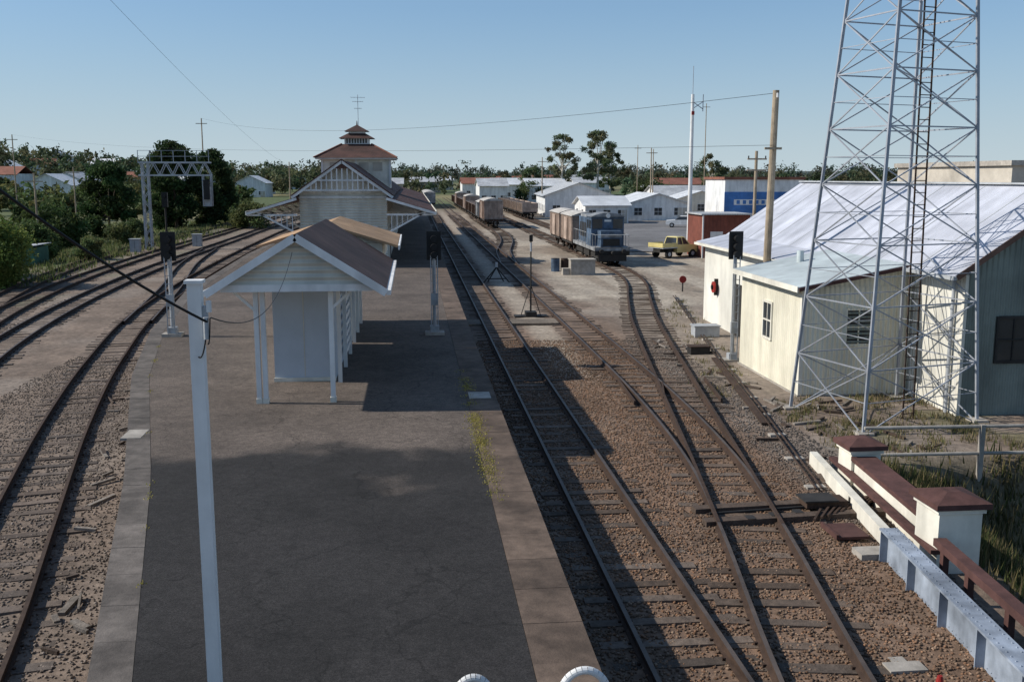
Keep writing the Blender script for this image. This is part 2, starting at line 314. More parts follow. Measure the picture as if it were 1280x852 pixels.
def track(pts,dz=0,sl_from=-99,name='railway_track',sl_len=2.1,shiny=True,tone=(1,1,1)):
    b=B(name); P=spline(pts,.66); n=len(P)
    T=np.gradient(P,axis=0); T/=np.linalg.norm(T,axis=1)[:,None]; NN=np.stack([T[:,1],-T[:,0]],1)
    for sgn,nm in((-1,'rail_1'),(1,'rail_2')):
        off=sgn*(.5335+.034); k=len(PROF)
        V=[]
        for i in range(n):
            for px,pz in PROF: V.append((P[i,0]+NN[i,0]*(off+px),P[i,1]+NN[i,1]*(off+px),pz+dz))
        F=[];FT=[]
        for i in range(n-1):
            for j in range(k-1):
                q=(i*k+j,i*k+j+1,(i+1)*k+j+1,(i+1)*k+j)
                (FT if j==5 else F).append(q)
        b.add(nm,'rust',V,F); b.add(nm+'_running_surface','steel' if shiny else 'rust',V,FT)
    for i in range(n):
        if P[i,1]<sl_from or P[i,1]>170: continue
        L=sl_len/2+random.uniform(-.08,.08); w=random.uniform(.095,.12); a=random.uniform(-.045,.045)
        t=T[i]+NN[i]*a; nn=NN[i]-T[i]*a; c=P[i]+T[i]*random.uniform(-.06,.06); zt=-.143+dz+random.uniform(-.018,.002)
        co=[c+nn*L*s1+t*w*s2 for s1,s2 in((-1,-1),(1,-1),(1,1),(-1,1))]
        g=random.uniform(.6,1.3); r=random.random(); colr=(.125*g*tone[0],(.088+.010*r)*g*tone[1],(.064+.015*r)*g*tone[2])
        v=[(q[0],q[1],-.26) for q in co]+[(q[0],q[1],zt) for q in co]
        b.add('sleepers','sleeper',v,[(4,5,6,7),(0,1,5,4),(1,2,6,5),(2,3,7,6),(3,0,4,7)],colr)
        if P[i,1]<45:
            for s1 in(-1,1):
                for s2 in(-1,1):
                    q=c+nn*(s1*.5675+s2*.085); b.box('dog_spikes','rust',q[0]-.018,q[0]+.018,q[1]-.02,q[1]+.02,zt,-.118+dz)
    b.fin()
track([(3.49,-2),(3.49,30),(3.49,120),(3.49,300),(1.5,420)])
track([(4.2,5),(4.98,10.9),(5.95,16.6),(6.48,20.5),(6.80,26),(6.9,33),(6.9,60),(6.9,150),(6.9,300)],dz=.0)
track([(5.95,16.6),(6.70,21.2),(7.85,28.6),(10.0,42),(11.55,50),(13.0,57),(13.8,63),(14.05,71),(14.05,110),(14.05,200)],dz=.004,sl_from=25,shiny=False)
track([(-4.2,4),(-5.9,12.7),(-7.0,17.5),(-8.75,25.2),(-10.5,34.3),(-12.3,46.8),(-13.8,72),(-14.6,110),(-14.8,160),(-12,260)],shiny=False,tone=(1,1.05,1.12))
track([(-9.5,10),(-12.4,24),(-15.3,38.2),(-17.0,53),(-18.0,73),(-18.1,100),(-18.2,140),(-16,260)],tone=(1,1.05,1.1))
track([(-13.5,22),(-18.6,46),(-20.6,63),(-21.4,85),(-21.6,117),(-21.5,200)],shiny=False)
track([(-11.9,44),(-13.6,57),(-16.2,74),(-17.8,90)],dz=.004,sl_from=200)
track([(-17.0,37),(-21.5,55),(-24.3,78),(-25,100),(-25,180)],dz=0,shiny=False)
track([(6.9,72),(7.6,84),(9.2,98),(9.9,110),(10,130),(10,320)],dz=.004,sl_from=80)
track([(14.05,84),(15.5,96),(17.2,110),(17.6,125),(17.6,260)],dz=.004,sl_from=95,shiny=False)
b=B('turnout_check_rails')
for p,q in (((6.05,26.5,-.06),(6.22,29.5,-.06)),((8.55,26.6,-.06),(8.95,29.6,-.06)),((7.05,27.2,-.05),(7.45,29.0,-.05))): b.beam('check_rail','rust',p,q,.05,.12)
b.fin()
b=B('point_switch_machine')
for i,yy in enumerate((17.2,17.9)): b.beam('long_timber','sleeper',(5.2,yy-.25,-.11),(8.9,yy,-.11),.24,.12,(.09,.065,.05))
b.box('motor_case','rust',7.3,8.1,17.35,17.75,-.05,.08); b.box('motor_lid','dark',7.25,7.9,17.30,17.80,.08,.11)
b.cyl('crank','dark',(8.3,17.5,-.05),(8.3,17.5,.10),.12); b.cyl('drive_rod','dark',(5.4,17.3,-.06),(7.3,17.5,-.06),.025); b.cyl('stretcher','dark',(5.5,16.9,-.07),(8.6,17.2,-.07),.02)
for k in range(12): b.beam('crank_arm','rust',(7.2+.17*k,16.75+.10*k,-.05),(7.5+.2*k,17.2+.1*k,-.01),.04)
for k in range(5): b.box('slide_chair','dark',6.0+.5*k,6.16+.5*k,16.9+.12*k,17.1+.12*k,-.13,-.04)
b.fin()
b=B('point_rodding')
for o in (0,.12):
    pts=[(13.7+o,51.5),(10.5+o,33.5),(9.3+o,26),(8.0+o,18.6)]
    for p,q in zip(pts[:-1],pts[1:]): b.cyl('rod','rust',(p[0],p[1],-.07),(q[0],q[1],-.07),.02,n=6)
for t in np.linspace(0,1,16): b.box('roller_stand','concrete',7.9+5.5*t,8.3+5.5*t,18.8+31*t,19.0+31*t,-.25,-.11)
b.beam('channel_cover','rust',(10.4,33.3,-.10),(8.9,24,-.10),.22,.05)
b.fin()
# ------------------------------------------------------------ platform
ys=np.concatenate([np.arange(-6,60,1.0),np.arange(60,190,5.0)])
b=B('railway_platform'); CR=1.22; CL=.46
for i in range(len(ys)-1):
    y0,y1=ys[i],ys[i+1]; a0,a1=float(edge_l(y0)),float(edge_l(y1))
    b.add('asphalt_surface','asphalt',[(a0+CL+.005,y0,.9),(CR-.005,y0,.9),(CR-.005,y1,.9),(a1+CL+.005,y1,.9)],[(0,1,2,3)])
    for s,(u0,u1,w0,w1) in enumerate(((a0,a0+CL,a1,a1+CL),(CR,1.93,CR,1.93))):
        g=random.uniform(.85,1.12); c=(.125*g,.108*g,.095*g) if s==0 else (.125*g,.090*g,.068*g); gp=.004
        v=[(u0,y0+gp,.86),(u1,y0+gp,.86),(w1,y1-gp,.86),(w0,y1-gp,.86)]; dz=random.uniform(0,.005); v+= [(p[0],p[1],.902+dz) for p in v]
        b.add('coping_slabs','coping',v,[(4,5,6,7),(0,1,5,4),(1,2,6,5),(2,3,7,6),(3,0,4,7)],c)
    b.add('face_wall','plwall',[(1.86,y0,-.3),(1.86,y1,-.3),(1.86,y1,.86),(1.86,y0,.86)],[(0,1,2,3)])
    b.add('face_wall','plwall',[(a0+.07,y0,-.3),(a1+.07,y1,-.3),(a1+.07,y1,.86),(a0+.07,y0,.86)],[(0,1,2,3)])
b.box('pit_cover','concrete',1.28,1.80,23.2,23.9,.86,.912); b.box('pit_cover','concrete',-5.95,-5.55,20.2,20.9,.86,.912)
b.fin()
def blades(name,P,h,w,cols,lean=.5):
    P=np.asarray(P); n=len(P); a=RNG.random(n)*6.28; hh=h*RNG.uniform(.4,1.2,n); L=lean*hh*RNG.random(n); b2=RNG.random(n)*6.28
    v0=P+np.stack([np.cos(a)*w,np.sin(a)*w,0*a],1); v1=P-np.stack([np.cos(a)*w,np.sin(a)*w,0*a],1)
    v2=P+np.stack([np.cos(b2)*L,np.sin(b2)*L,hh],1)
    v=np.stack([v0,v1,v2],1).reshape(-1,3); F=np.arange(3*n).reshape(-1,3)
    c=np.array(cols)[RNG.integers(0,len(cols),n)]*RNG.uniform(.6,1.3,(n,1)); mesh_obj(name,v,F,M['leaf'],np.repeat(c,3,0))
pts=[]
for k in range(75):
    cy=RNG.uniform(15.5,27) if k%2 else RNG.uniform(16.5,21.5); m=RNG.integers(10,60)
    for _ in range(m): pts.append((1.30+RNG.normal(0,.09),cy+RNG.normal(0,.12),.9))
for k in range(14):
    cy=RNG.uniform(12,34)
    for _ in range(12): pts.append((float(edge_l(cy))+CL+RNG.normal(0,.03),cy+RNG.normal(0,.1),.9))
blades('platform_weeds',pts,.03,.015,[(.38,.32,.08),(.30,.28,.08),(.42,.35,.14)])
pts=[]
for k in range(620):
    cy=RNG.uniform(8,20.6); cx=8.3+(cy-14.4)*.16+.8+RNG.uniform(0,8); n=45
    q=np.stack([cx+RNG.normal(0,.25,n),cy+RNG.normal(0,.25,n)],1); z=height(q[:,0],q[:,1]); pts.append(np.column_stack([q,z]))
blades('embankment_grass',np.concatenate(pts),.36,.02,[(.15,.125,.055),(.08,.095,.035),(.21,.17,.09),(.06,.075,.028)])
pts=[]
for k in range(150):
    cx=RNG.uniform(9.8,14.4); cy=RNG.uniform(20.8,27.2); n=RNG.integers(8,40)
    q=np.stack([cx+RNG.normal(0,.15,n),cy+RNG.normal(0,.15,n)],1); z=height(q[:,0],q[:,1]); pts.append(np.column_stack([q,z]))
for k in range(70):
    cy=RNG.uniform(27,50); cx=8.9+(cy-27)*.19+RNG.normal(0,.5); n=RNG.integers(6,25)
    q=np.stack([cx+RNG.normal(0,.12,n),cy+RNG.normal(0,.2,n)],1); z=height(q[:,0],q[:,1]); pts.append(np.column_stack([q,z]))
blades('trackside_weeds',np.concatenate(pts),.16,.014,[(.20,.17,.08),(.12,.13,.05),(.26,.21,.12)])
pts=[]
for k in range(300):
    cx=RNG.uniform(-40,-22.5); cy=RNG.uniform(42,150); n=60; s=RNG.uniform(.3,1.2)
    q=np.stack([cx+RNG.normal(0,s,n),cy+RNG.normal(0,s*1.5,n)],1); z=height(q[:,0],q[:,1]); pts.append(np.column_stack([q,z]))
blades('verge_grass',np.concatenate(pts),.45,.06,[(.12,.15,.05),(.20,.185,.09),(.09,.12,.045)])
# ------------------------------------------------------------ platform shelter
b=B('platform_shelter'); PZ=.9
X0,X1=-4.35,-.90; RX=-2.62
b.gable('roof','brownroof',X0,X1,22.8,30.8,3.78,1.08,'y',oh=.28,oe=.2,th=.07)
k=1.08/(RX-X0)
for sx,xe in((-1,X0-.28),(1,X1+.28)):
    b.beam('barge_board','white',(xe,22.57,3.78-k*.28-.08),(RX,22.57,4.86-.07),.035,.17)
    b.box('eave_gutter','white',min(xe,xe+sx*.1),max(xe,xe+sx*.1),22.62,31.0,3.78-k*.28-.13,3.78-k*.28-.02)
b.tri('gable_weatherboards','cream',X0+.05,X1-.05,22.78,22.84,3.72,1.02)
b.box('tie_beam','white',X0+.02,X1-.02,22.74,22.87,3.56,3.72)
b.box('ceiling','creamp',X0,X1,22.9,30.7,3.60,3.64)
for px in(-3.62,-3.47,-1.92):
    for py in(23.2,): b.box('post','white',px-.055,px+.055,py-.055,py+.055,PZ,3.56); b.box('post_foot','creamp',px-.07,px+.07,py-.07,py+.07,PZ,PZ+.12)
for py in(25.5,27.6,29.7,31.8,33.9,36): b.box('post','white',-1.92-.05,-1.92+.05,py-.05,py+.05,PZ,3.56)
b.box('waiting_room_wall','greyp',-3.60,-2.06,25.7,31.5,PZ,3.58)
b.box('panel_joint','creamp',-2.84,-2.82,25.69,25.70,PZ+.12,3.56)
b.box('skirting','creamp',-3.62,-2.04,25.66,25.70,PZ,PZ+.10)
for zz in np.arange(PZ+.3,3.3,.24): b.box('slatted_screen','white',-1.945,-1.905,27.65,29.65,zz,zz+.12)
b.beam('post_brace','white',(-1.92,23.2,3.1),(-1.4,23.2,3.56),.06)
b.beam('post_brace','white',(-3.66,23.2,3.1),(-4.15,23.2,3.56),.06)
b.gable('rear_roof','rooftan',X0-.05,X1+.05,31.3,37,4.15,.55,'y',oh=.38,oe=.25,th=.07)
b.tri('rear_gable','cream',X0,X1,31.28,31.34,4.11,.5)
b.box('rear_fascia','white',X1+.44,X1+.49,31.0,37.2,3.90,4.03)
b.box('rear_upper_wall','creamp',X0+.1,X1-.05,31.35,36.95,3.5,4.1)
b.box('ticket_room','creamp',-3.7,-2.0,32.0,36.8,PZ,3.49)
b.fin()
# ------------------------------------------------------------ station building
b=B('station_building'); cx=-4.05
b.box('main_walls','cream',-6.6,-1.5,60,112,.9,5.2)
b.gable('main_roof','maroon',-6.6,-1.5,60,112,5.25,1.85,'y',oh=.35,oe=.7,th=.08)
b.tri('gable_wall','creamp',-6.55,-1.55,59.97,60.0,5.2,1.75)
for s in(-1,1):
    b.beam('barge_board','white',(cx+s*2.92,59.26,5.25-.7255*.35-.05),(cx,59.26,7.02),.05,.16)
    b.beam('barge_capping','maroon',(cx+s*2.95,59.26,5.25-.7255*.35+.07),(cx,59.26,7.14),.12,.06)
for xx in np.arange(-2.1,2.11,.3): 
    zt=5.25+1.85*(1-abs(xx)/2.55)-.12
    b.box('gable_fretwork','white',cx+xx-.035,cx+xx+.035,59.30,59.35,5.35,zt)
for zz,hw in((5.33,2.45),(5.9,1.6)): b.box('gable_rail','white',cx-hw,cx+hw,59.27,59.37,zz,zz+.09)
b.tri('gable_finial_panel','maroon',cx-.5,cx+.5,59.29,59.33,6.62,.34)
b.box('wall_band','white',-6.65,-1.45,59.93,59.99,4.9,5.02)
for xx in(-5.6,-2.5): b.win(xx,60,1.7,.8,1.5,'-y')
for yy in np.arange(63,112,5): b.win(-6.6,yy,2.0,1.0,1.9,'-x')
b.box('door','maroon',-1.5,-1.47,66,67.2,.9,3.1)
b.box('tower_walls','creamp',-6.5,-1.6,74.6,79.6,5.0,7.5)
for xx in(-5.6,-4.6,-3.5,-2.5): b.box('tower_louvre','beige',xx-.35,xx+.35,74.56,74.6,6.6,7.2)
for xx in(-6.5,-4.05,-1.6): b.box('tower_stile','white',xx-.07,xx+.07,74.53,74.6,5.6,7.45)
b.box('tower_eave','white',-6.95,-1.15,74.1,80.1,7.42,7.52)
b.frus('tower_roof','maroon',(-7.05,-1.05,74.0,80.2),7.52,(-5.15,-2.95,76.0,78.2),8.55)
for s1,s2 in((-1,-1),(1,-1)): b.beam('tower_roof_hip','redroof',(cx+s1*3.0,77.1-3.1,7.56),(cx+s1*1.1,77.1-1.1,8.58),.10,.06)
b.box('lantern_walls','white',-4.95,-3.15,76.2,78.0,8.55,9.0)
for xx in np.arange(-4.8,-3.2,.2): b.box('lantern_louvre','dark',xx,xx+.09,76.17,76.2,8.62,8.95)
b.frus('lantern_roof_skirt','maroon',(-5.35,-2.75,75.8,78.4),8.98,(-4.7,-3.4,76.5,77.7),9.35)
b.box('lantern_neck','white',-4.65,-3.45,76.5,77.7,9.35,9.5)
b.frus('lantern_roof','maroon',(-4.95,-3.15,76.2,78.0),9.5,(-4.08,-4.02,77.07,77.13),10.0)
b.cyl('finial','maroon',(cx,77.1,9.95),(cx,77.1,10.3),.06,.02)
for s,xw,xe in((1,-1.5,1.35),(-1,-6.6,-9.45)):
    y0,y1=58.4,128
    b.slab('canopy_roof','maroon',[(xw,y0,5.0),(xw,y1,5.0),(xe,y1,4.15),(xe,y0,4.15)],.06)
    b.box('canopy_fascia','creamp',min(xe,xe+s*.05),max(xe,xe+s*.05),y0,y1,3.98,4.2)
    b.beam('canopy_end_rafter','white',(xw,y0-.04,4.9),(xe,y0-.04,4.05),.05,.14)
    for yy in np.arange(58.6,128,4.2):
        b.beam('canopy_bracket','white',(xw,yy,2.9),(xw+(xe-xw)*.80,yy,4.15),.07,.1)
        b.beam('canopy_strut','white',(xw,yy,3.98),(xe,yy,3.98),.07,.1)
        for t in np.linspace(.1,.75,7):
            b.box('bracket_slat','white',xw+(xe-xw)*t-.02,xw+(xe-xw)*t+.02,yy-.02,yy+.02,2.9+t*1.55,4.0)
b.box('rear_wing','creamp',-6.3,-1.8,112.2,140,.9,4.4); b.gable('rear_wing_roof','maroon',-6.3,-1.8,112.8,140,4.4,1.3,'y')
b.fin()
b=B('tv_antenna',(cx+.1,77.1,0))
b.cyl('mast','galv',(0,0,9.9),(0,0,12.2),.02,n=6)
for z,w in((12.0,.5),(11.7,.38),(11.2,.25)):
    b.cyl('boom','galv',(-w,0,z),(w,0,z),.015,n=6)
    for t in np.linspace(-1,1,5): b.cyl('element','galv',(w*t,-.35,z),(w*t,.35,z),.012,n=5)
b.fin()
# ------------------------------------------------------------ near pole + cables
b=B('cable_pole'); px,py=-1.97,9.2
b.box('post','white',px-.06,px+.06,py-.06,py+.06,.9,5.16); b.box('cap','white',px-.08,px+.08,py-.08,py+.08,5.16,5.19)
b.box('bracket','galvd',px+.061,px+.10,py-.04,py+.04,4.80,4.95); b.cyl('insulator','white',(px+.12,py-.03,4.9),(px+.12,py-.03,5.0),.025)
b.cyl('shackle','galvd',(px+.10,py-.09,4.66),(px+.10,py-.09,4.86),.025)
b.fin()
def cable(name,pts,r,n=6):
    b=B(name)
    for p,q in zip(pts[:-1],pts[1:]): b.cyl('wire','cable',p,q,r,n=n)
    b.fin()
def cat(p,q,sag,n=24):
    p=np.array(p);q=np.array(q); return [tuple(p*(1-t)+q*t-np.array((0,0,sag*4*t*(1-t)))) for t in np.linspace(0,1,n)]
cable('overhead_cable',cat((px+.11,py-.1,4.82),(-4.1,5.3,8.0),.25),.012)
cable('overhead_cable',cat((px+.11,py-.1,4.62),(px+.14,py-.1,4.85),.08,8)+cat((px+.14,py-.05,4.85),(-2.7,22.7,4.45),.55),.006)
cable('overhead_cable',cat((px+.02,py-.09,4.5),(px+.12,py-.1,4.85),.12,10),.007)
# ------------------------------------------------------------ signals
def signal(x,y,z,h=3.45,rz=0,name='railway_signal'):
    b=B(name,(x,y,z),rz)
    b.box('base_plinth','concrete',-.32,.32,-.25,.25,-.05,.10); b.box('base_shoe','galvd',-.15,.15,-.15,.15,.10,.3)
    for sx in(-.11,.11): b.box('ladder_stile','galvd',sx-.015,sx+.015,-.2,-.165,.10,h-.8)
    for zz in np.arange(.35,h-.8,.28): b.cyl('ladder_rung','galvd',(-.10,-.18,zz),(.10,-.18,zz),.012,n=5)
    b.cyl('post','galvd',(0,0,.3),(0,0,h-.75),.065,.06,12)
    b.box('relay_box','galvd',-.12,.12,-.13,-.07,1.0,1.4)
    b.box('head_backboard','black',-.24,.24,-.04,.0,h-.95,h)
    b.cyl('head_case','black',(0,.0,h-.24),(0,.22,h-.24),.17,.17,14); b.box('head_case_box','black',-.18,.18,.0,.22,h-.85,h-.1)
    for zz in(h-.24,h-.52,h-.78): b.cyl('lens_hood','black',(0,-.26,zz),(0,-.04,zz),.11,.11,12)
    b.fin()
signal(-8.0,33.7,.9); signal(.68,33.2,.9); signal(10.95,33.1,-.2,4.5)
b=B('shunting_indicator_mast',(5.3,44.8,-.2))
b.box('base_frame','dark',-.75,.75,-.3,.3,.0,.10); b.box('base_box','dark',-.25,.25,-.3,.3,.10,.28)
b.cyl('mast','dark',(0,0,.28),(0,0,3.7),.04,.03); b.cyl('mast_band','galvd',(0,0,3.0),(0,0,3.4),.045)
for s in(-1,1): b.cyl('stay','dark',(s*.45,0,.1),(0,0,1.5),.018,n=6)
b.box('disc_plate','dark',-.08,.08,-.06,-.03,3.45,3.75)
b.fin()
b=B('ground_lever_frame',(5.0,60,-.2))
for s in(-1,1): b.beam('leg','dark',(s*.8,0,0),(0,0,.95),.07); b.beam('leg','dark',(s*.5,.5,0),(0,0,.95),.05)
b.beam('crossbar','dark',(-.6,0,.25),(.6,0,.25),.06); b.cyl('lamp','galvd',(0,0,.95),(0,0,1.25),.08)
b.fin()
# ------------------------------------------------------------ left signal gantry
b=B('signal_gantry',(-23.2,91,-.6)); H=8.1
for dx in(-.25,.25):
    for dy in(-.25,.25): b.box('column_leg','galvd',dx-.06,dx+.06,dy-.06,dy+.06,0,H)
z=0;s=1
while z<H-.9:
    for dy in(-.25,.25): b.beam('column_lacing','galvd',(-.25*s,dy,z),(.25*s,dy,z+.8),.05)
    for dx in(-.25,.25): b.beam('column_lacing','galvd',(dx,-.25*s,z),(dx,.25*s,z+.8),.05)
    z+=.8;s=-s
for zz in(H-1.2,H-.1):
    for dy in(-.35,.35): b.box('beam_chord','galvd',-.5,5.6,dy-.05,dy+.05,zz-.07,zz+.07)
x=-.4;s=0
while x<5.4:
    for dy in(-.35,.35): b.beam('beam_lacing','galvd',(x,dy,H-1.2 if s else H-.1),(x+.55,dy,H-.1 if s else H-1.2),.06)
    x+=.55;s=1-s
for zz in(H+.4,H+.9): b.box('handrail','galvd',-.5,5.6,-.37,-.33,zz,zz+.04)
for xx in np.arange(-.5,5.7,1.0): b.box('handrail_post','galvd',xx,xx+.05,-.38,-.32,H-.1,H+.94)
for dx in(4.9,5.6):
    for dy in(-.3,.3): b.box('cage_upright','galvd',dx-.04,dx+.04,dy-.04,dy+.04,H-3.9,H-1.2)
for zz in np.arange(H-3.9,H-1.2,.45): b.box('cage_hoop','galvd',4.9,5.6,-.33,-.27,zz,zz+.05)
b.box('signal_head','black',5.0,5.5,-.55,-.34,H-3.3,H-1.6); b.box('signal_cabinet','galvd',5.0,5.5,-.26,.26,H-3.85,H-2.2)
b.fin()
b=B('colour_light_mast',(-21.9,92,-.5)); b.cyl('post','dark',(0,0,0),(0,0,4.2),.09); b.box('head','black',-.25,.25,-.2,.1,4.0,5.3); b.cyl('hood','black',(0,-.4,5.0),(0,-.2,5.0),.15); b.box('base','concrete',-.3,.3,-.3,.3,0,.3); b.fin()
for x,y in((-23.6,88),(-19.9,95)):
    b=B('trackside_relay_cabinet',(x,y,-.4)); b.box('cabinet','galvd',-.4,.4,-.3,.3,.1,1.3); b.box('plinth','concrete',-.5,.5,-.4,.4,0,.1); b.box('roof','galvd',-.46,.46,-.36,.36,1.3,1.36); b.box('door_split','dark',-.01,.01,-.31,-.30,.2,1.2); b.fin()
# ------------------------------------------------------------ large iron shed
b=B('corrugated_goods_shed')
sx0,sx1,sy0,sy1=14.35,20.4,24.6,43.4
b.box('walls','shed',sx0,sx1,sy0,sy1,-.5,3.75)
b.box('near_end_wall','shedshadegrey',sx0+.06,sx1-.03,sy0-.03,sy0-.003,-.5,3.75)  # thin skin over the near end, painted in its shade tone
b.gable('roof','shedroof',sx0,sx1,sy0,sy1,3.85,2.05,'y',oh=.4,oe=.25,th=.05)
b.tri('gable_near','shedshadegrey',sx0+.03,sx1-.03,sy0-.03,sy0+.06,3.752,1.95); b.tri('gable_far','shed',sx0+.03,sx1-.03,sy1-.06,sy1+.003,3.75,1.95)
kk=2.05/3.025
b.beam('gutter','galvd',(sx0-.45,sy0-.25,3.85-kk*.4-.05),(sx0-.45,sy1+.25,3.85-kk*.4-.05),.1,.1)
b.beam('barge_flashing','brownroof',(sx0-.4,sy0-.27,3.85-kk*.4-.03),((sx0+sx1)/2,sy0-.27,5.86),.03,.14)
for yy in np.arange(sy0+2,sy1,2.35): b.slab('roof_sheet_lap','galvd',[(sx0-.38,yy,3.85-kk*.38+.012),(sx0-.38,yy+.05,3.85-kk*.38+.012),((sx0+sx1)/2-.05,yy+.05,5.878),((sx0+sx1)/2-.05,yy,5.878)],.006)
b.beam('ridge_capping','galvd',((sx0+sx1)/2,sy0-.25,5.93),((sx0+sx1)/2,sy1+.25,5.93),.3,.05)
b.win(15.75,sy0-.03,1.3,.9,1.15,'-y','dark'); b.win(17.9,sy0-.03,1.3,1.0,1.15,'-y','dark')
b.box('corner_flashing','creamp',sx0-.03,sx0+.059,sy0-.04,sy0+.08,-.4,3.6)
b.cyl('downpipe','galvd',(sx0-.09,sy0+.4,-.3),(sx0-.09,sy0+.4,3.5),.05)
b.fin()
b=B('shed_annexe')
b.box('walls','shed',12.9,14.33,33.4,43.2,-.4,3.3)
b.slab('roof','shedroof',[(12.6,33.2,3.30),(12.6,43.6,3.30),(13.98,43.6,3.60),(13.98,33.2,3.60)],.05)
b.box('doorway','dark',12.86,12.9,38,39,-.2,1.9); b.win(12.9,35.4,1.2,1.0,1.1,'-x','creamp'); b.box('gutter','creamp',12.5,12.6,33.2,43.6,3.17,3.27); b.fin()
b=B('fire_hose_reel',(12.8,41.2,1.5)); b.cyl('reel_disc','red',(-.05,0,0),(-.12,0,0),.24,.24,20); b.cyl('hub','black',(-.12,0,0),(-.18,0,0),.1); b.box('bracket','dark',-.05,.1,-.05,.05,-.35,.35); b.fin()
b=B('corrugated_iron_hut')
b.box('walls','hut',11.05,14.3,27.3,32.6,-.4,3.02)
b.add('wall_top_near','hut',[(11.07,27.32,3.02),(14.3,27.32,3.02),(14.3,27.32,3.60),(11.07,27.36,3.02),(14.3,27.36,3.02),(14.3,27.36,3.60)],[(0,1,2),(3,5,4),(0,3,4,1),(2,1,4,5),(0,2,5,3)])
b.slab('roof','hutroof',[(10.8,27.0,3.05),(10.8,32.9,3.05),(14.33,32.9,3.72),(14.33,27.0,3.72)],.05)
b.box('eave_fascia','creamp',10.76,10.80,27.0,32.9,2.90,3.06)
b.beam('verge_fascia','redcap',(10.8,26.96,2.98),(14.3,26.96,3.65),.04,.1)
b.win(11.05,30.0,1.15,.7,1.1,'-x','creamp'); b.win(12.75,27.3,1.35,.75,1.0,'-y','hut')
for zz in np.arange(1.4,2.3,.12): b.box('louvre_blade','shedshadegrey',12.4,13.1,27.24,27.285,zz,zz+.05)
b.box('corner_flashing','creamp',11.02,11.14,27.27,27.4,-.3,3.0)
b.box('skirting_concrete','concrete',11.0,14.3,27.25,32.65,-.5,-.12)
b.cyl('roof_vent','hutroof',(12.6,31.5,3.35),(12.6,31.5,3.75),.12); b.fin()
# ------------------------------------------------------------ lattice tower
b=B('lattice_communications_tower')
Bp=Vector((11.0,22.95,-.2)); e1=Vector((3.55,1.0,0)); e2=Vector((-.75,2.9,0)); Ctr=Bp+(e1+e2)/2; Ht=17.0
corn=[Bp,Bp+e1,Bp+e1+e2,Bp+e2]
def tp(i,z):
    k=1-z/30.5; c=corn[i]; return Vector((Ctr.x+.12*z/10+(c.x-Ctr.x)*k,Ctr.y+(c.y-Ctr.y)*k,z-.2))
for i in range(4):
    b.beam('leg','galv',tp(i,0),tp(i,Ht),.07); b.box('footing','concrete',corn[i].x-.2,corn[i].x+.2,corn[i].y-.2,corn[i].y+.2,-.4,-.1)
zs=[0];st=1.6
while zs[-1]<Ht-.5: zs.append(min(zs[-1]+st,Ht)); st*=.97
for i in range(4):
    j=(i+1)%4
    for a,c in zip(zs[:-1],zs[1:]):
        b.beam('brace','galv',tp(i,a),tp(j,c),.028); b.beam('brace','galv',tp(j,a),tp(i,c),.028)
        b.beam('girt','galv',tp(i,c),tp(j,c),.032)
        b.beam('sub_brace','galv',(tp(i,a)+tp(i,c))/2,(tp(i,a)+tp(j,c))/2,.018); b.beam('sub_brace','galv',(tp(j,a)+tp(j,c))/2,(tp(j,a)+tp(i,c))/2,.018)
for c in zs[1:]: b.beam('plan_brace','galv',tp(0,c),tp(2,c),.024)
L0=Vector((12.95,24.5,-.2)); L1=Vector((12.80,24.6,Ht-.2)); d=Vector((.17,.05,0))
b.beam('ladder_stile','rust',L0-d,L1-d,.035); b.beam('ladder_stile','rust',L0+d,L1+d,.035)
n=56
for i in range(n): 
    t=(i+.5)/n; p=L0.lerp(L1,t); b.beam('ladder_rung','rust',p-d,p+d,.022)
b.fin()
# ------------------------------------------------------------ poles and wires
b=B('timber_power_pole',(12.35,34.0,-.2)); b.cyl('pole','wood',(0,0,0),(.12,0,9.25),.15,.11,12); b.cyl('insulator','white',(.12,-.16,9.0),(.12,-.16,9.15),.04); b.box('crossarm','wood',-.25,.35,-.16,-.10,7.25,7.33); b.fin()
b=B('telegraph_pole',(15.7,45,-.2)); b.cyl('pole','wood',(0,0,0),(0,0,7.5),.09,.07,10)
for z in(6.6,7.1): b.box('crossarm','wood',-.45,.45,-.14,-.09,z,z+.07)
for x in(-.4,.4): b.cyl('insulator','dark',(x,-.11,7.17),(x,-.11,7.28),.03)
b.fin()
b=B('radio_mast',(23.6,84,-.2)); b.cyl('pole','white',(0,0,0),(0,0,13.2),.2,.14,12); b.cyl('whip_aerial','galv',(0,0,13.2),(0,0,15.5),.025)
b.beam('dipole','galv',(0,0,12.6),(.9,0,12.0),.06); b.beam('dipole','galv',(0,0,12.0),(.9,0,12.6),.06); b.beam('dipole','galv',(.9,0,11.8),(.9,0,13.2),.06); b.box('red_lamp','red',-.12,.12,-.25,-.18,11.5,11.8); b.fin()
cable('power_line',cat((12.47,33.8,8.95),(-30,150,14.5),1.5,30),.008,4)
cable('power_line',cat((12.4,33.8,7.2),(-60,160,12.5),1.0,30),.006,4)
cable('power_line',cat((-10.5,30,13.4),(-19,160,8.0),1.0,30),.008,4)
cable('power_line',cat((-10.5,30,13.4),(-9,12,16.5),.3,12),.008,4)
for x,y,h in((-30,150,15),(-19,160,9),(-60,160,13),(36,150,11),(46,190,12),(22,170,10),(-34,95,7),(62,210,22),(52,230,14),(-45,140,8)):
    b=B('timber_power_pole',(x,y,-.5)); b.cyl('pole','wood',(0,0,0),(0,0,h),.12,.08,8); b.box('crossarm','wood',-.8,.8,-.14,-.08,h-.8,h-.70); b.fin()
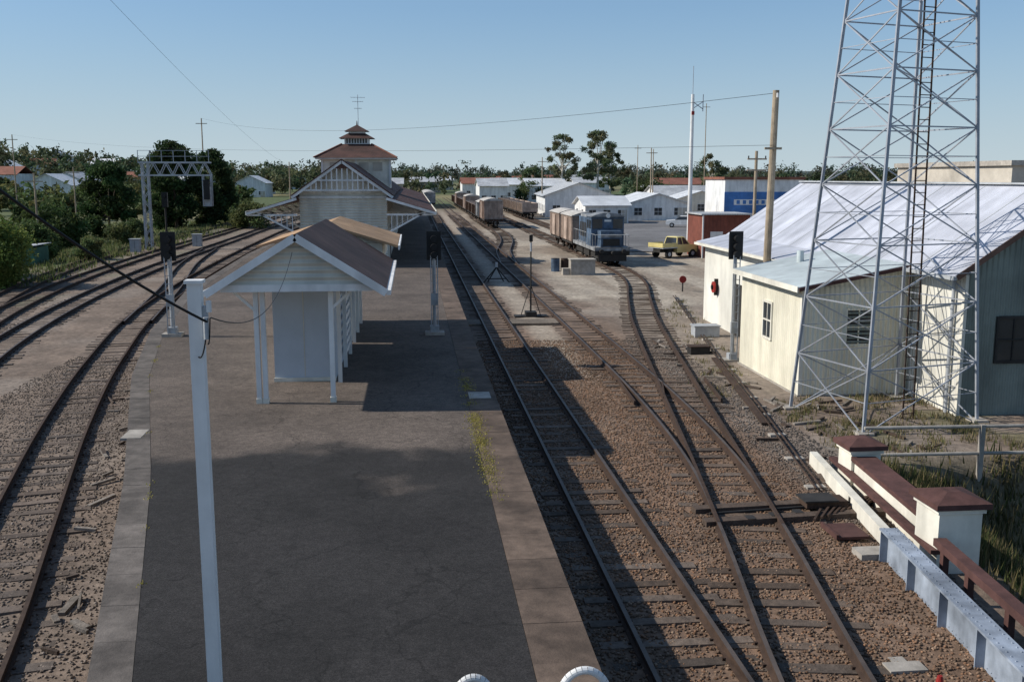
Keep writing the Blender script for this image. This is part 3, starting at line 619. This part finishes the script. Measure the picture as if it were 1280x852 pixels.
# ------------------------------------------------------------ bridge parapet, girder, fence
b=B('bridge_parapet')
def pillar(x,y,w,h):
    b.box('pillar_body','creamp',x-w/2,x+w/2,y-w/2,y+w/2,-1.5,h); W=w/2+.1
    b.box('pillar_cap_edge','redcap',x-W,x+W,y-W,y+W,h,h+.09); b.frus('pillar_cap','redcap',(x-W,x+W,y-W,y+W),h+.09,(x-.12,x+.12,y-.12,y+.12),h+.2)
    b.box('pillar_neck','creamp',x-w/2-.04,x+w/2+.04,y-w/2-.04,y+w/2+.04,h-.08,h-.001)
pillar(8.60,14.75,.72,.92); pillar(9.15,19.2,.62,.62)
p=Vector((9.07,18.85,0)); q=Vector((8.68,15.15,0))
b.beam('parapet_wall','creamp',p+Vector((0,0,-.35)),q+Vector((0,0,-.35)),.34,1.5)
b.beam('wall_cap','redcap',p+Vector((0,0,.45)),q+Vector((0,0,.45)),.5,.09)
b.beam('kerb_beam','creamp',(8.75,20.6,-.02),(7.95,15.3,.02),.16,.28)
b.beam('red_coping','redcap',(8.93,20.0,.14),(8.2,14.35,.22),.16,.07)
b.beam('red_handrail','redcap',(8.22,14.3,.42),(7.40,7,.42),.20,.12)
for t in(.03,.15,.32,.5,.68,.85): 
    c=Vector((8.22,14.3,0)).lerp(Vector((7.40,7,0)),t); b.box('handrail_post','redcap',c.x-.05,c.x+.05,c.y-.05,c.y+.05,-.6,.36)
b.fin()
b=B('bridge_plate_girder'); g0=Vector((7.72,15.0,0)); g1=Vector((6.75,7.0,0)); dn=(g1-g0).normalized(); sd=Vector((dn.y,-dn.x,0))
if sd.x>0: sd=-sd
b.beam('web','girder',g0+Vector((0,0,.10)),g1+Vector((0,0,.10)),.03,.56); b.beam('top_flange','girder',g0+Vector((0,0,.395)),g1+Vector((0,0,.395)),.30,.03); b.beam('bottom_flange','girder',g0+Vector((0,0,-.19)),g1+Vector((0,0,-.19)),.32,.03)
L=(g1-g0).length; t=.05
while t<L:
    c=g0+dn*t; 
    for s in(1,-1):
        e=c+sd*.14*s; b.beam('stiffener','girder',(c.x+sd.x*.016*s,c.y+sd.y*.016*s,.10),(e.x,e.y,.10),.02,.555)
    t+=1.2
t=.03
while t<L:
    for o in(-.09,.09):
        c=g0+dn*t+sd*o; b.cyl('rivet','girder',(c.x,c.y,.41),(c.x,c.y,.425),.014,.008,6)
    c=g0+dn*t+sd*.016; e=c+sd*.012
    for zz in(.33,-.11): b.cyl('rivet','girder',(c.x,c.y,zz),(e.x,e.y,zz),.014,.008,6)
    t+=.12
b.box('end_bearing_block','concrete',7.3,8.0,15.02,15.4,-.5,-.05)
b.fin()
b=B('steel_cover_plate'); b.box('plate','redcap',7.25,7.85,15.9,16.6,-.12,-.07); b.box('lip','redcap',7.25,7.3,15.9,16.6,-.07,-.03); b.fin()
b=B('pipe_rail_fence')
for zz in(.62,-.0): b.cyl('rail','concrete',(9.9,20.6,zz),(22,20.2,zz),.04)
for xx in(12.6,15.3,18,20.7): b.box('post','concrete',xx-.05,xx+.05,20.5-.05,20.5+.05,-1.2,.66)
b.fin()
b=B('white_platform_handrail') 
def arch(xa,xb,y,z):
    P=[(xa,y,.9)]+[((xa+xb)/2-(xb-xa)/2*math.cos(t),y,z-.25+.25*math.sin(t)) for t in np.linspace(0,math.pi,16)]+[(xb,y,.9)]
    for p,q in zip(P[:-1],P[1:]): b.cyl('hoop','white',p,q,.035,n=12)
arch(.28,.62,7.9,1.90); arch(1.2,1.62,7.9,1.92)
b.fin()
b=B('trackside_junction_box',(11.6,38.5,-.2)); b.box('box','galvd',-.5,.5,-.3,.3,.05,.45); b.box('lid','galvd',-.54,.54,-.34,.34,.45,.49); b.box('plinth','concrete',-.5,.5,-.3,.3,-.1,.05); b.fin()
b=B('trackside_junction_box',(10.2,34.6,-.2)); b.box('box','dark',-.35,.35,-.25,.25,.02,.3); b.box('lid','rust',-.38,.38,-.28,.28,.3,.33); b.cyl('conduit','dark',(.35,0,.1),(.8,0,.0),.04); b.fin()
b=B('red_stop_marker',(14.9,54,-.2)); b.cyl('post','dark',(0,0,0),(0,0,.6),.04); b.cyl('disc','red',(0,-.04,.72),(0,.0,.72),.20,.20,20); b.cyl('lamp_case','dark',(0,0,.72),(0,.15,.72),.1); b.fin()
b=B('concrete_loading_block',(11.0,64.5,-.2)); b.box('block','concrete',-.8,.8,-.5,.5,0,1.0); b.box('cap','beige',-.85,.85,-.55,.55,1.0,1.06); b.box('step','concrete',-1.3,-.8,-.35,.35,0,.45); b.fin()
b=B('fuel_drum',(9.6,67,-.2)); b.cyl('drum','locoblue',(0,0,0),(0,0,.88),.29,.29,16); b.cyl('rim','dark',(0,0,.88),(0,0,.9),.3,.3,16); b.cyl('second_drum','rust',(.7,.2,0),(.7,.2,.88),.29,.29,16); b.fin()
b=B('orange_lamp_marker',(6.4,10.9,-.17)); b.cyl('stake','dark',(0,0,0),(0,0,.12),.02); b.cyl('lens','red',(0,0,.12),(0,0,.2),.05,.03,10); b.fin()
b=B('concrete_slab_fragment'); b.box('slab','concrete',6.0,6.5,11.35,11.6,-.2,-.13); b.box('slab','concrete',6.15,6.35,11.62,11.75,-.2,-.14); b.fin()
b=B('scrap_timbers')
for k in range(90):
    if k<44: x=random.uniform(8.6,12.0); y=random.uniform(20.8,27)
    elif k<60: x=random.uniform(8.8,10.8); y=random.uniform(28,38)
    elif k<68: x=random.uniform(7.2,8.6); y=random.uniform(16,21)
    else: y=random.uniform(12,30); x=float(edge_l(y))-random.uniform(.2,.9)
    a=random.uniform(0,3.14); l=random.uniform(.15,.8); z=float(height(x,y))+.03
    b.beam('timber','sleeper',(x,y,z),(x+l*math.cos(a),y+l*math.sin(a),z+random.uniform(-.02,.05)),random.uniform(.03,.12),.05,random.choice([(.10,.075,.06),(.18,.155,.13),(.24,.21,.18),(.07,.048,.036)]))
b.fin()
b=B('crossing_planks')
for k in range(4): b.box('plank','sleeper',2.2,2.85,42+.35*k,42.3+.35*k,-.2,-.06,(.18,.15,.12)); b.box('plank','sleeper',4.15,6.2,42+.35*k,42.3+.35*k,-.2,-.06,(.20,.165,.13))
b.fin()
# ------------------------------------------------------------ rolling stock
def wheels(b,y0,y1,part='wheel'):
    for y in (y0,y1):
        for s in(-1,1): b.cyl(part,'dark',(s*.50,y,.46),(s*.63,y,.46),.46,.46,18)
        b.cyl('axle','dark',(-.5,y,.46),(.5,y,.46),.07)
        for s in(-1,1): b.box('axlebox','rust',min(s*.64,s*.80),max(s*.64,s*.80),y-.15,y+.15,.32,.6)
def covered_wagon(x,y,L=6.6,name='covered_goods_wagon',body='wagon',roof='wagonl',h=3.25):
    b=B(name,(x,y,0))
    b.box('underframe','dark',-1.05,1.05,.2,L-.2,.72,.95); wheels(b,1.5,L-1.5)
    b.box('body',body,-1.15,1.15,.25,L-.25,.95,h-.25)
    n=8; v=[]
    for yy in(.15,L-.15):
        for i in range(n+1):
            t=-1+2*i/n; v.append((1.24*t,yy,h-.25+.32*(1-t*t)))
    f=[(i,i+1,n+2+i,n+1+i) for i in range(n)]+[tuple(range(n+1))[::-1],tuple(range(n+1,2*n+2))]
    b.add('curved_roof',roof,v,f)
    for yy in np.arange(.3,L-.2,.78):
        for s in(-1,1): b.box('side_rib',body,min(s*1.153,s*1.21),max(s*1.153,s*1.21),yy-.035,yy+.035,.95,h-.3)
    for xx in(-1.1,-.55,0,.55,1.1): b.box('end_rib',body,xx-.04,xx+.04,.18,.247,.95,h-.15)
    for s in(-1,1): b.box('sliding_door',body,min(s*1.215,s*1.25),max(s*1.215,s*1.25),L/2-.8,L/2+.8,1.0,h-.4)
    b.box('headstock','rust',-1.15,1.15,.08,.178,.7,1.0); b.cyl('coupler','dark',(0,-.2,.8),(0,.08,.8),.1)
    for s in(-.75,.75): b.cyl('buffer','dark',(s,-.15,.85),(s,.08,.85),.13)
    b.fin()
def open_wagon(x,y,L=8,name='open_goods_wagon',h=2.3,body='wagon'):
    b=B(name,(x,y,0)); b.box('underframe','dark',-1.05,1.05,.2,L-.2,.72,.95); wheels(b,1.5,L-1.5)
    b.box('floor','rust',-1.1,1.1,.25,L-.25,.95,1.0)
    for s in(-1,1): b.box('side',body,min(s*1.1,s*1.18),max(s*1.1,s*1.18),.2,L-.2,.95,h)
    for yy in(.2,L-.28): b.box('end',body,-1.098,1.098,yy,yy+.08,1.0,h)
    for yy in np.arange(.5,L-.2,.9):
        for s in(-1,1): b.box('side_rib','rust',min(s*1.182,s*1.24),max(s*1.182,s*1.24),yy-.04,yy+.04,.95,h)
    b.box('load','wagonl',-1.05,1.05,.35,L-.35,1.0,h-.2); b.cyl('coupler','dark',(0,-.2,.8),(0,.2,.8),.1); b.fin()
covered_wagon(14.05,80.4); covered_wagon(14.05,87.4)
yy=124
covered_wagon(10,yy,9,h=3.5); yy+=9.6
covered_wagon(10,yy,7.5,h=3.1,body='locogrey'); yy+=8.1
for k in range(10): (covered_wagon if k%4==3 else open_wagon)(10,yy,8); yy+=8.6
yy=205
for k in range(4): covered_wagon(3.49,yy,9,body='locogrey'); yy+=9.8
for k in range(5): open_wagon(17.6,150+8.6*k,8)
b=B('diesel_locomotive',(14.05,69.5,0)); L=10.2
b.box('underframe','locogrey',-1.25,1.25,.3,L-.3,.95,1.2); b.box('fuel_tank','dark',-1.0,1.0,3.9,6.3,.35,.95)
for yb in(1.9,L-1.9):
    b.box('bogie_frame','dark',-.98,-.84,yb-1.4,yb+1.4,.4,.8); b.box('bogie_frame','dark',.84,.98,yb-1.4,yb+1.4,.4,.8); wheels(b,yb-.85,yb+.85)
b.box('headstock','dark',-1.25,1.25,.12,.297,.65,1.2); b.box('headstock_stripe','locogrey',-1.25,1.25,.10,.119,.98,1.18); b.box('cowcatcher','dark',-1.0,1.0,.0,.098,.25,.7); b.cyl('coupler','dark',(0,-.35,.85),(0,.12,.85),.12)
for s in(-.8,.8): b.cyl('buffer','dark',(s,-.2,.95),(s,.09,.95),.15,.15,12)
b.box('short_hood','locoblue',-.75,.75,.55,2.0,1.2,2.35); b.box('hood_stripe','locogrey',-.752,.752,.53,.548,1.9,2.1)
b.box('hood_doors','dark',-.6,.6,.52,.529,1.3,1.8)
b.box('cab','locoblue',-1.2,1.2,2.0,4.0,1.2,3.3)
n=8;v=[]
for y_ in(1.85,4.15):
    for i in range(n+1):
        t=-1+2*i/n; v.append((1.27*t,y_,3.3+.3*(1-t*t)))
b.add('cab_roof','locogrey',v,[(i,i+1,n+2+i,n+1+i) for i in range(n)]+[tuple(range(n+1))[::-1],tuple(range(n+1,2*n+2))])
for xx in(-.75,.75): b.box('cab_window','glass',xx-.36,xx+.36,1.975,1.998,2.45,3.15)
b.box('cab_centre_panel','locoblue',-.3,.3,1.96,1.99,2.46,3.28)
for yy_ in(2.5,3.4): b.box('cab_side_window','glass',-1.22,-1.202,yy_-.3,yy_+.3,2.45,3.05)
b.box('long_hood','locoblue',-.8,.8,4.0,L-.5,1.2,3.1); b.box('hood_roof','locogrey',-.7,.7,4.2,L-.7,3.1,3.3)
for yy_ in np.arange(4.5,L-1,.7): b.box('hood_grille','dark',-.815,-.802,yy_,yy_+.5,1.6,2.7)
b.cyl('headlight','white',(0,1.80,3.38),(0,1.92,3.38),.16); b.box('number_board','white',-.25,.25,1.93,1.955,2.95,3.1)
for s in(-1,1):
    for yy_ in np.arange(.3,L,1.05): b.cyl('handrail_post','locogrey',(s*1.2,yy_,1.2),(s*1.2,yy_,2.1),.02,n=6)
    b.cyl('handrail','locogrey',(s*1.2,.3,2.1),(s*1.2,1.98,2.1),.02,n=6); b.cyl('handrail','locogrey',(s*1.2,4.02,2.1),(s*1.2,L-.3,2.1),.02,n=6)
b.cyl('front_handrail','white',(-1.2,.3,2.1),(1.2,.3,2.1),.02,n=6)
for s in(-1,1):
    for z_ in(.5,.8): b.box('step','locogrey',min(s*.95,s*1.2),max(s*.95,s*1.2),.14,.29,z_-.02,z_)
b.fin()
# ------------------------------------------------------------ yellow ute and parked cars
def prof(b,part,m,x0,x1,pts):
    n=len(pts); v=[(x0,y,z) for y,z in pts]+[(x1,y,z) for y,z in pts]
    b.add(part,m,v,[tuple(range(n)),tuple(range(n,2*n))[::-1]]+[(i,n+i,n+(i+1)%n,(i+1)%n) for i in range(n)])
b=B('yellow_utility_truck',(20.7,78,-.17),math.radians(-62))
prof(b,'body','yellow',-.8,.8,[(-.35,.42),(1.95,.42),(2.02,.6),(2.0,.88),(1.85,.98),(1.1,1.04),(.9,1.05),(-.35,1.05)])
b.frus('cab_greenhouse','glass',(-.72,.72,-.32,1.0),1.05,(-.6,.6,-.2,.5),1.58)
b.frus('cab_roof','yellow',(-.64,.64,-.25,.58),1.58,(-.56,.56,-.15,.5),1.65)
for s in(-1,1):
    for p,q in(((s*.73,-.33,1.04),(s*.61,-.2,1.6)),((s*.73,1.01,1.04),(s*.61,.5,1.6)),((s*.73,.3,1.04),(s*.61,.2,1.6))): b.beam('cab_pillar','yellow',p,q,.06)
b.box('tray_floor','galvd',-.88,.88,-1.9,-.38,.78,.86)
for s in(-1,1): b.box('tray_side','yellow',min(s*.85,s*.89),max(s*.85,s*.89),-1.9,-.38,.865,1.2)
b.box('tray_tail','yellow',-.848,.848,-1.94,-1.89,.865,1.2); b.box('chassis','dark',-.4,.4,-1.8,-.3,.45,.77)
for yy_ in(-1.2,1.3):
    for s in(-1,1): b.cyl('wheel','tyre',(s*.64,yy_,.32),(s*.84,yy_,.32),.32,.32,18); b.cyl('hub','galvd',(s*.84,yy_,.32),(s*.86,yy_,.32),.16,.16,12)
b.box('front_bumper','galv',-.78,.78,2.00,2.08,.42,.56); b.box('grille','dark',-.5,.5,2.01,2.035,.62,.82)
for s in(-.64,.64): b.cyl('headlamp','white',(s,2.00,.74),(s,2.05,.74),.09)
b.fin()
def car(x,y,rz,m):
    b=B('parked_car',(x,y,-.1),rz)
    prof(b,'body',m,-.82,.82,[(-2.1,.35),(2.1,.35),(2.15,.6),(2.05,.85),(.95,.95),(-1.5,.97),(-2.1,.9),(-2.18,.6)])
    b.frus('greenhouse','glass',(-.74,.74,-1.5,.95),.96,(-.6,.6,-1.0,.3),1.38); b.frus('roof',m,(-.62,.62,-1.03,.33),1.38,(-.55,.55,-.9,.2),1.43)
    for yy_ in(-1.3,1.35):
        for s in(-1,1): b.cyl('wheel','tyre',(s*.66,yy_,.3),(s*.84,yy_,.3),.3,.3,16); b.cyl('hub','galvd',(s*.84,yy_,.3),(s*.855,yy_,.3),.16,.16,10)
    b.fin()
car(34,124,1.3,'white'); car(38,126,1.35,'locoblue'); car(46,130,1.2,'white')
# ------------------------------------------------------------ other buildings
def house(name,x,y,w,d,h,rise,wall='white',roof='greyroof',axis='x',rz=0,z=None,oh=.5,wn=3):
    z=float(height(x,y))-.1 if z is None else z
    b=B(name,(x,y,z),rz)
    b.box('walls',wall,-w/2,w/2,-d/2,d/2,-1,h); b.gable('roof',roof,-w/2,w/2,-d/2,d/2,h+.03,rise,axis,oh,.4,.08)
    if axis=='y':
        b.tri('gable_wall',wall,-w/2+.03,w/2-.03,-d/2-.004,-d/2+.05,h,rise*.96)
    else:
        b.tri('gable_wall',wall,-w/2-.004,-w/2+.05,-d/2+.03,d/2-.03,h,rise*.96,'x')
    for i in range(wn):
        xx=-w/2+w*(i+.5)/wn; b.win(xx,-d/2,.9,min(1.2,w/wn*.5),1.1,'-y')
    n=max(1,int(d/4))
    for i in range(n): b.win(-w/2,-d/2+d*(i+.5)/n,.9,1.1,1.1,'-x')
    b.box('door','beige',w/2-w*.25/wn*2-.05,w/2-.2,-d/2-.03,-d/2-.003,0,2.0)
    b.fin()
house('white_goods_office',27.5,172,11,26,3.6,2.0,'white','greyroof','y',math.radians(-4))
house('white_goods_office',26.5,140,6,9,2.7,1.1,'white','whiteroof','x')
house('depot_building',36,152,9,14,2.7,1.4,'white','whiteroof','y')
house('depot_building',55,200,14,12,3,1.8,'white','greyroof','x')
house('depot_building',48,168,9,8,2.8,1.4,'creamp','whiteroof','y')
house('depot_building',62,176,10,9,3,1.6,'white','greyroof','x')
b=B('red_clad_store',(24.6,79,-.2)); b.box('walls','brick',-1.9,1.9,-2.2,2.2,0,3.4); b.box('roof','greyroof',-2.1,2.1,-2.4,2.4,3.4,3.5); b.box('door','white',-1.3,-.3,-2.24,-2.2,0,2.1); b.box('corner','white',-1.95,-1.85,-2.25,-2.15,0,3.38); b.fin()
b=B('blue_sign_building',(52,150,-.2)); b.box('walls','white',-6,6,-5,5,0,6.0); b.box('blue_band','bluesign',-6.05,6.05,-5.06,-5.0,1.0,4.2); b.box('white_lettering_panel','white',-4.6,4.6,-5.09,-5.065,2.3,3.1)
for k in range(9): b.box('sign_letter','bluesign',-4.2+.95*k,-3.7+.95*k,-5.11,-5.092,2.42,2.98)
b.box('parapet','redroof',-6.2,6.2,-5.2,5.2,6.0,6.4); b.fin()
b=B('beige_warehouse',(47,62,-.2)); b.box('walls','beige',-12,14,-6,8,0,7.0); b.box('parapet','concrete',-12.2,14.2,-6.2,8.2,7.0,7.3); [b.win(-8+4*k,-6,4.5,1.6,1.0,'-y') for k in range(5)]; b.fin()
for k in range(12):
    house('house',RNG.uniform(70,290),RNG.uniform(240,460),10,8,3,2,random.choice(['white','creamp','beige']),random.choice(['redroof','greyroof','whiteroof']),random.choice('xy'))
for x,y,rf in((-96,300,'greyroof'),(-110,255,'whiteroof'),(-125,330,'redroof'),(-62,420,'redroof'),(-150,430,'redroof'),(-180,400,'greyroof'),(-52,340,'whiteroof'),(-140,480,'whiteroof'),(-105,400,'redroof'),(-30,520,'greyroof'),(-78,230,'whiteroof'),(-120,290,'whiteroof'),(-165,360,'whiteroof'),(-190,450,'redroof'),(-90,450,'greyroof'),(-115,500,'redroof'),(-170,510,'whiteroof'),(-210,520,'greyroof'),(-78,350,'whiteroof'),(-92,380,'redroof'),(-55,480,'whiteroof'),(-150,390,'whiteroof')):
    house('house',x,y,10,8,4.8,2.3,random.choice(['white','white','creamp']),rf,random.choice('xy'),random.uniform(-.3,.3))
for x,y,w in((22,330,12),(40,380,16),(60,340,12),(5,400,12),(80,300,14),(34,260,10),(20,255,7),(-8,330,10),(28,300,9),(52,420,14),(70,410,14),(12,450,12)):
    house('warehouse',x,y,w,14,4.4,1.8,random.choice(['white','beige','white']),random.choice(['greyroof','whiteroof','redroof']),'x')
b=B('green_lineside_hut',(-29,78,-1.0)); b.box('walls','green',-1.2,1.2,-1.5,1.5,0,2.0); b.slab('roof','greyroof',[(-1.4,-1.7,2.0),(1.4,-1.7,2.2),(1.4,1.7,2.2),(-1.4,1.7,2.0)],.05); b.box('door','dark',-.4,.4,-1.53,-1.5,0,1.8); b.fin()
b=B('tubular_gate',(-22.0,55,-.3)); 
for zz in(.3,.7,1.1): b.cyl('bar','white',(-3,0,zz),(0,0,zz),.03)
for xx in(-3,-1.5,0): b.cyl('upright','white',(xx,0,0),(xx,0,1.15),.04)
b.fin()
# ------------------------------------------------------------ trees
def leafcloud(centers,radii,n,size,col,var=.35,flat=.8):
    V=[];C=[]
    for c,r in zip(centers,radii):
        m=int(n); d=RNG.normal(size=(m,3)); d/=np.linalg.norm(d,axis=1)[:,None]; rr=r*RNG.random(m)**.45*(.75+.5*RNG.random(m))
        p=np.array(c)+d*rr[:,None]*np.array((1,1,flat))
        a=RNG.normal(size=(m,3)); a/=np.linalg.norm(a,axis=1)[:,None]; b_=np.cross(a,RNG.normal(size=(m,3))); b_/=np.linalg.norm(b_,axis=1)[:,None]
        s=size*RNG.uniform(.5,1.3,m)[:,None]
        q=np.stack([p-a*s,p-b_*s*.45,p+a*s,p+b_*s*.45],1); V.append(q.reshape(-1,3))
        t=RNG.uniform(1-var,1+var); cc=np.array(col)*t*RNG.uniform(.75,1.25,(m,1)); cc[:,0]*=RNG.uniform(.85,1.25); C.append(np.repeat(cc,4,0))
    V=np.concatenate(V);C=np.concatenate(C); return V,np.arange(len(V)).reshape(-1,4),C
def tree(name,x,y,h,w,col,nc=40,nl=220,ls=.22,low=.15,bark='bark',gum=False,cr=.20):
    z=float(height(x,y)); b=B(name,(x,y,z)); th=h*(.55 if gum else .35)
    b.cyl('trunk',bark,(0,0,-.3),(w*.03,0,th),h*.020,h*.011,9)
    cs=[];rs=[]
    for k in range(nc):
        a=random.uniform(0,6.28); t=random.uniform(low,1)
        prof_=math.sin(math.pi*min(1,(t-low)/(1-low)*.80+.16))**.6; rad=w/2*prof_*math.sqrt(random.uniform(.15,1))
        p=(rad*math.cos(a),rad*math.sin(a),h*(t*.94)); cs.append(p); rs.append(w*cr*random.uniform(.6,1.15))
    for p in cs[:14 if gum else 9]:
        s0=(w*.03,0,th*random.uniform(.6,1)); mid=((s0[0]+p[0])*.5,(s0[1]+p[1])*.5,(s0[2]+p[2])*.5+.05*h)
        b.cyl('limb',bark,s0,mid,h*.008,h*.005,6); b.cyl('limb',bark,mid,p,h*.005,h*.002,5)
    b.fin(); V,F,C=leafcloud(cs,rs,nl,ls,col); mesh_obj('foliage',V,F,M['leaf'],C,b.o)
tree('dark_leafy_tree',-34.5,118,8.8,5.2,(.045,.078,.026),48,280,.25,.05)
tree('dark_leafy_tree',-30.6,134,11.2,6.6,(.040,.066,.024),62,320,.28,.05)
tree('dark_leafy_tree',-26.6,138,10.2,5.4,(.045,.072,.026),48,300,.26,.05)
tree('leafy_bush',-24.8,60,3.8,5.2,(.115,.165,.04),55,400,.12,.05)
tree('leafy_bush',-27.8,66,4.4,5.0,(.09,.135,.035),45,350,.14,.05)
tree('leafy_bush',-31,84,3,5,(.08,.12,.04),40,300,.16,.05)
tree('leafy_bush',-36,104,4.2,6,(.07,.105,.035),40,260,.2,.05)
tree('leafy_bush',-27.5,100,2.2,4,(.11,.14,.055),25,200,.15,.05)
tree('leafy_bush',-24.7,80,1.5,2.6,(.11,.14,.055),16,200,.12,.05)
tree('leafy_bush',-20.5,128,3.2,5,(.09,.12,.045),25,200,.2,.05)
G=(.135,.155,.085)
tree('gum_tree',39,262,18.0,8.5,G,44,90,.34,.42,'barkp',True,.12)
tree('gum_tree',48.5,262,19.0,9,G,50,100,.34,.34,'barkp',True,.125)
tree('gum_tree',53.5,270,16,8,(.105,.135,.065),40,110,.34,.2,'barkp',True,.135)
tree('gum_tree',33,275,10,7,(.095,.13,.06),30,120,.34,.1,'barkp',True,.15)
tree('gum_tree',85,280,13,8.5,G,40,110,.36,.22,'barkp',True,.13)
tree('leafy_bush',30,255,5,8,(.07,.10,.04),25,160,.3,.05)
tree('leafy_bush',58,240,5.5,9,(.07,.10,.04),25,160,.3,.05)
Vs=[];Cs=[]
def mass(n,xf,yr,hr,cl):
    for _ in range(n):
        y=random.uniform(*yr); x=random.uniform(*xf)*y
        if -26<x<22 and y<330: continue
        z=float(height(x,y)); h=random.uniform(*hr); w=h*random.uniform(.7,1.3); c=[];r=[]
        for k in range(7): 
            a=random.uniform(0,6.28); q=random.uniform(0,.4)*w; c.append((x+q*math.cos(a),y+q*math.sin(a),z+h*random.uniform(.25,.85))); r.append(w*random.uniform(.16,.3))
        g=random.uniform(.65,1.4); col=(cl[0]*g*random.uniform(.8,1.35),cl[1]*g,cl[2]*g)
        V,F,C=leafcloud(c,r,26 if y<450 else 14,.33+y*.0012,col,.3); Vs.append(V);Cs.append(C)
mass(210,(-.48,-.16),(140,330),(2.5,5.5),(.080,.110,.042))
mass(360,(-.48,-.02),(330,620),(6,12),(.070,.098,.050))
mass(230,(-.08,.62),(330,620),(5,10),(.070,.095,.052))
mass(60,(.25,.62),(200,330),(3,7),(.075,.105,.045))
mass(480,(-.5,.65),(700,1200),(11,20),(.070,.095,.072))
V=np.concatenate(Vs);C=np.concatenate(Cs); mesh_obj('distant_trees',V,np.arange(len(V)).reshape(-1,4),M['leaf'],C)
for x,y,h in((40,86,4),(47,92,5),(31,60,4.2)): tree('leafy_bush',x,y,h,h*1.3,(.08,.11,.045),22,220,.2,.1)
# ------------------------------------------------------------ light, sky, camera
el=math.radians(36); az=Vector((-1,.13,0)).normalized()
ts=Vector((az.x*math.cos(el),az.y*math.cos(el),math.sin(el)))
sd_=bpy.data.lights.new('sun','SUN'); sd_.energy=5.0; sd_.angle=math.radians(.5); sd_.color=(1,.94,.84)
so=bpy.data.objects.new('sun',sd_); COL.objects.link(so); so.rotation_euler=(-ts).to_track_quat('-Z','Y').to_euler(); so.location=(-30,0,40)
w=bpy.data.worlds.new('World'); scene.world=w; w.use_nodes=True; nt=w.node_tree
bg=nt.nodes['Background']; sk=nt.nodes.new('ShaderNodeTexSky'); sk.sky_type='NISHITA'; sk.sun_disc=False
sk.sun_elevation=el; sk.sun_rotation=math.atan2(az.x,az.y); sk.air_density=1.0; sk.dust_density=.3; sk.ozone_density=3.0
# pale haze band low on the horizon, fading into the clear sky
tc=nt.nodes.new('ShaderNodeTexCoord'); sp=nt.nodes.new('ShaderNodeSeparateXYZ'); nt.links.new(tc.outputs['Generated'],sp.inputs[0])
mr=nt.nodes.new('ShaderNodeMapRange'); mr.interpolation_type='SMOOTHSTEP'; mr.inputs[1].default_value=-.02; mr.inputs[2].default_value=.26; mr.inputs[3].default_value=.92; mr.inputs[4].default_value=.15
nt.links.new(sp.outputs[2],mr.inputs[0])
mr3=nt.nodes.new('ShaderNodeMapRange'); mr3.inputs[1].default_value=0; mr3.inputs[2].default_value=.16; nt.links.new(sp.outputs[2],mr3.inputs[0])
hz=nt.nodes.new('ShaderNodeMix'); hz.data_type='RGBA'; hz.inputs['A'].default_value=(4.3,5.25,5.8,1); hz.inputs['B'].default_value=(1.5,3.0,5.0,1); nt.links.new(mr3.outputs[0],hz.inputs['Factor'])
mx=nt.nodes.new('ShaderNodeMix'); mx.data_type='RGBA'; nt.links.new(mr.outputs[0],mx.inputs['Factor']); nt.links.new(sk.outputs[0],mx.inputs['A']); nt.links.new(hz.outputs['Result'],mx.inputs['B'])
nt.links.new(mx.outputs['Result'],bg.inputs[0]); bg.inputs[1].default_value=.12
cam=bpy.data.cameras.new('camera'); cam.lens=35; cam.sensor_width=36; cam.clip_end=20000; cam.clip_start=.1
co=bpy.data.objects.new('camera',cam); COL.objects.link(co); co.location=(0,0,6.1); co.rotation_euler=(math.radians(90-9.31),0,math.radians(-5.66)); scene.camera=co
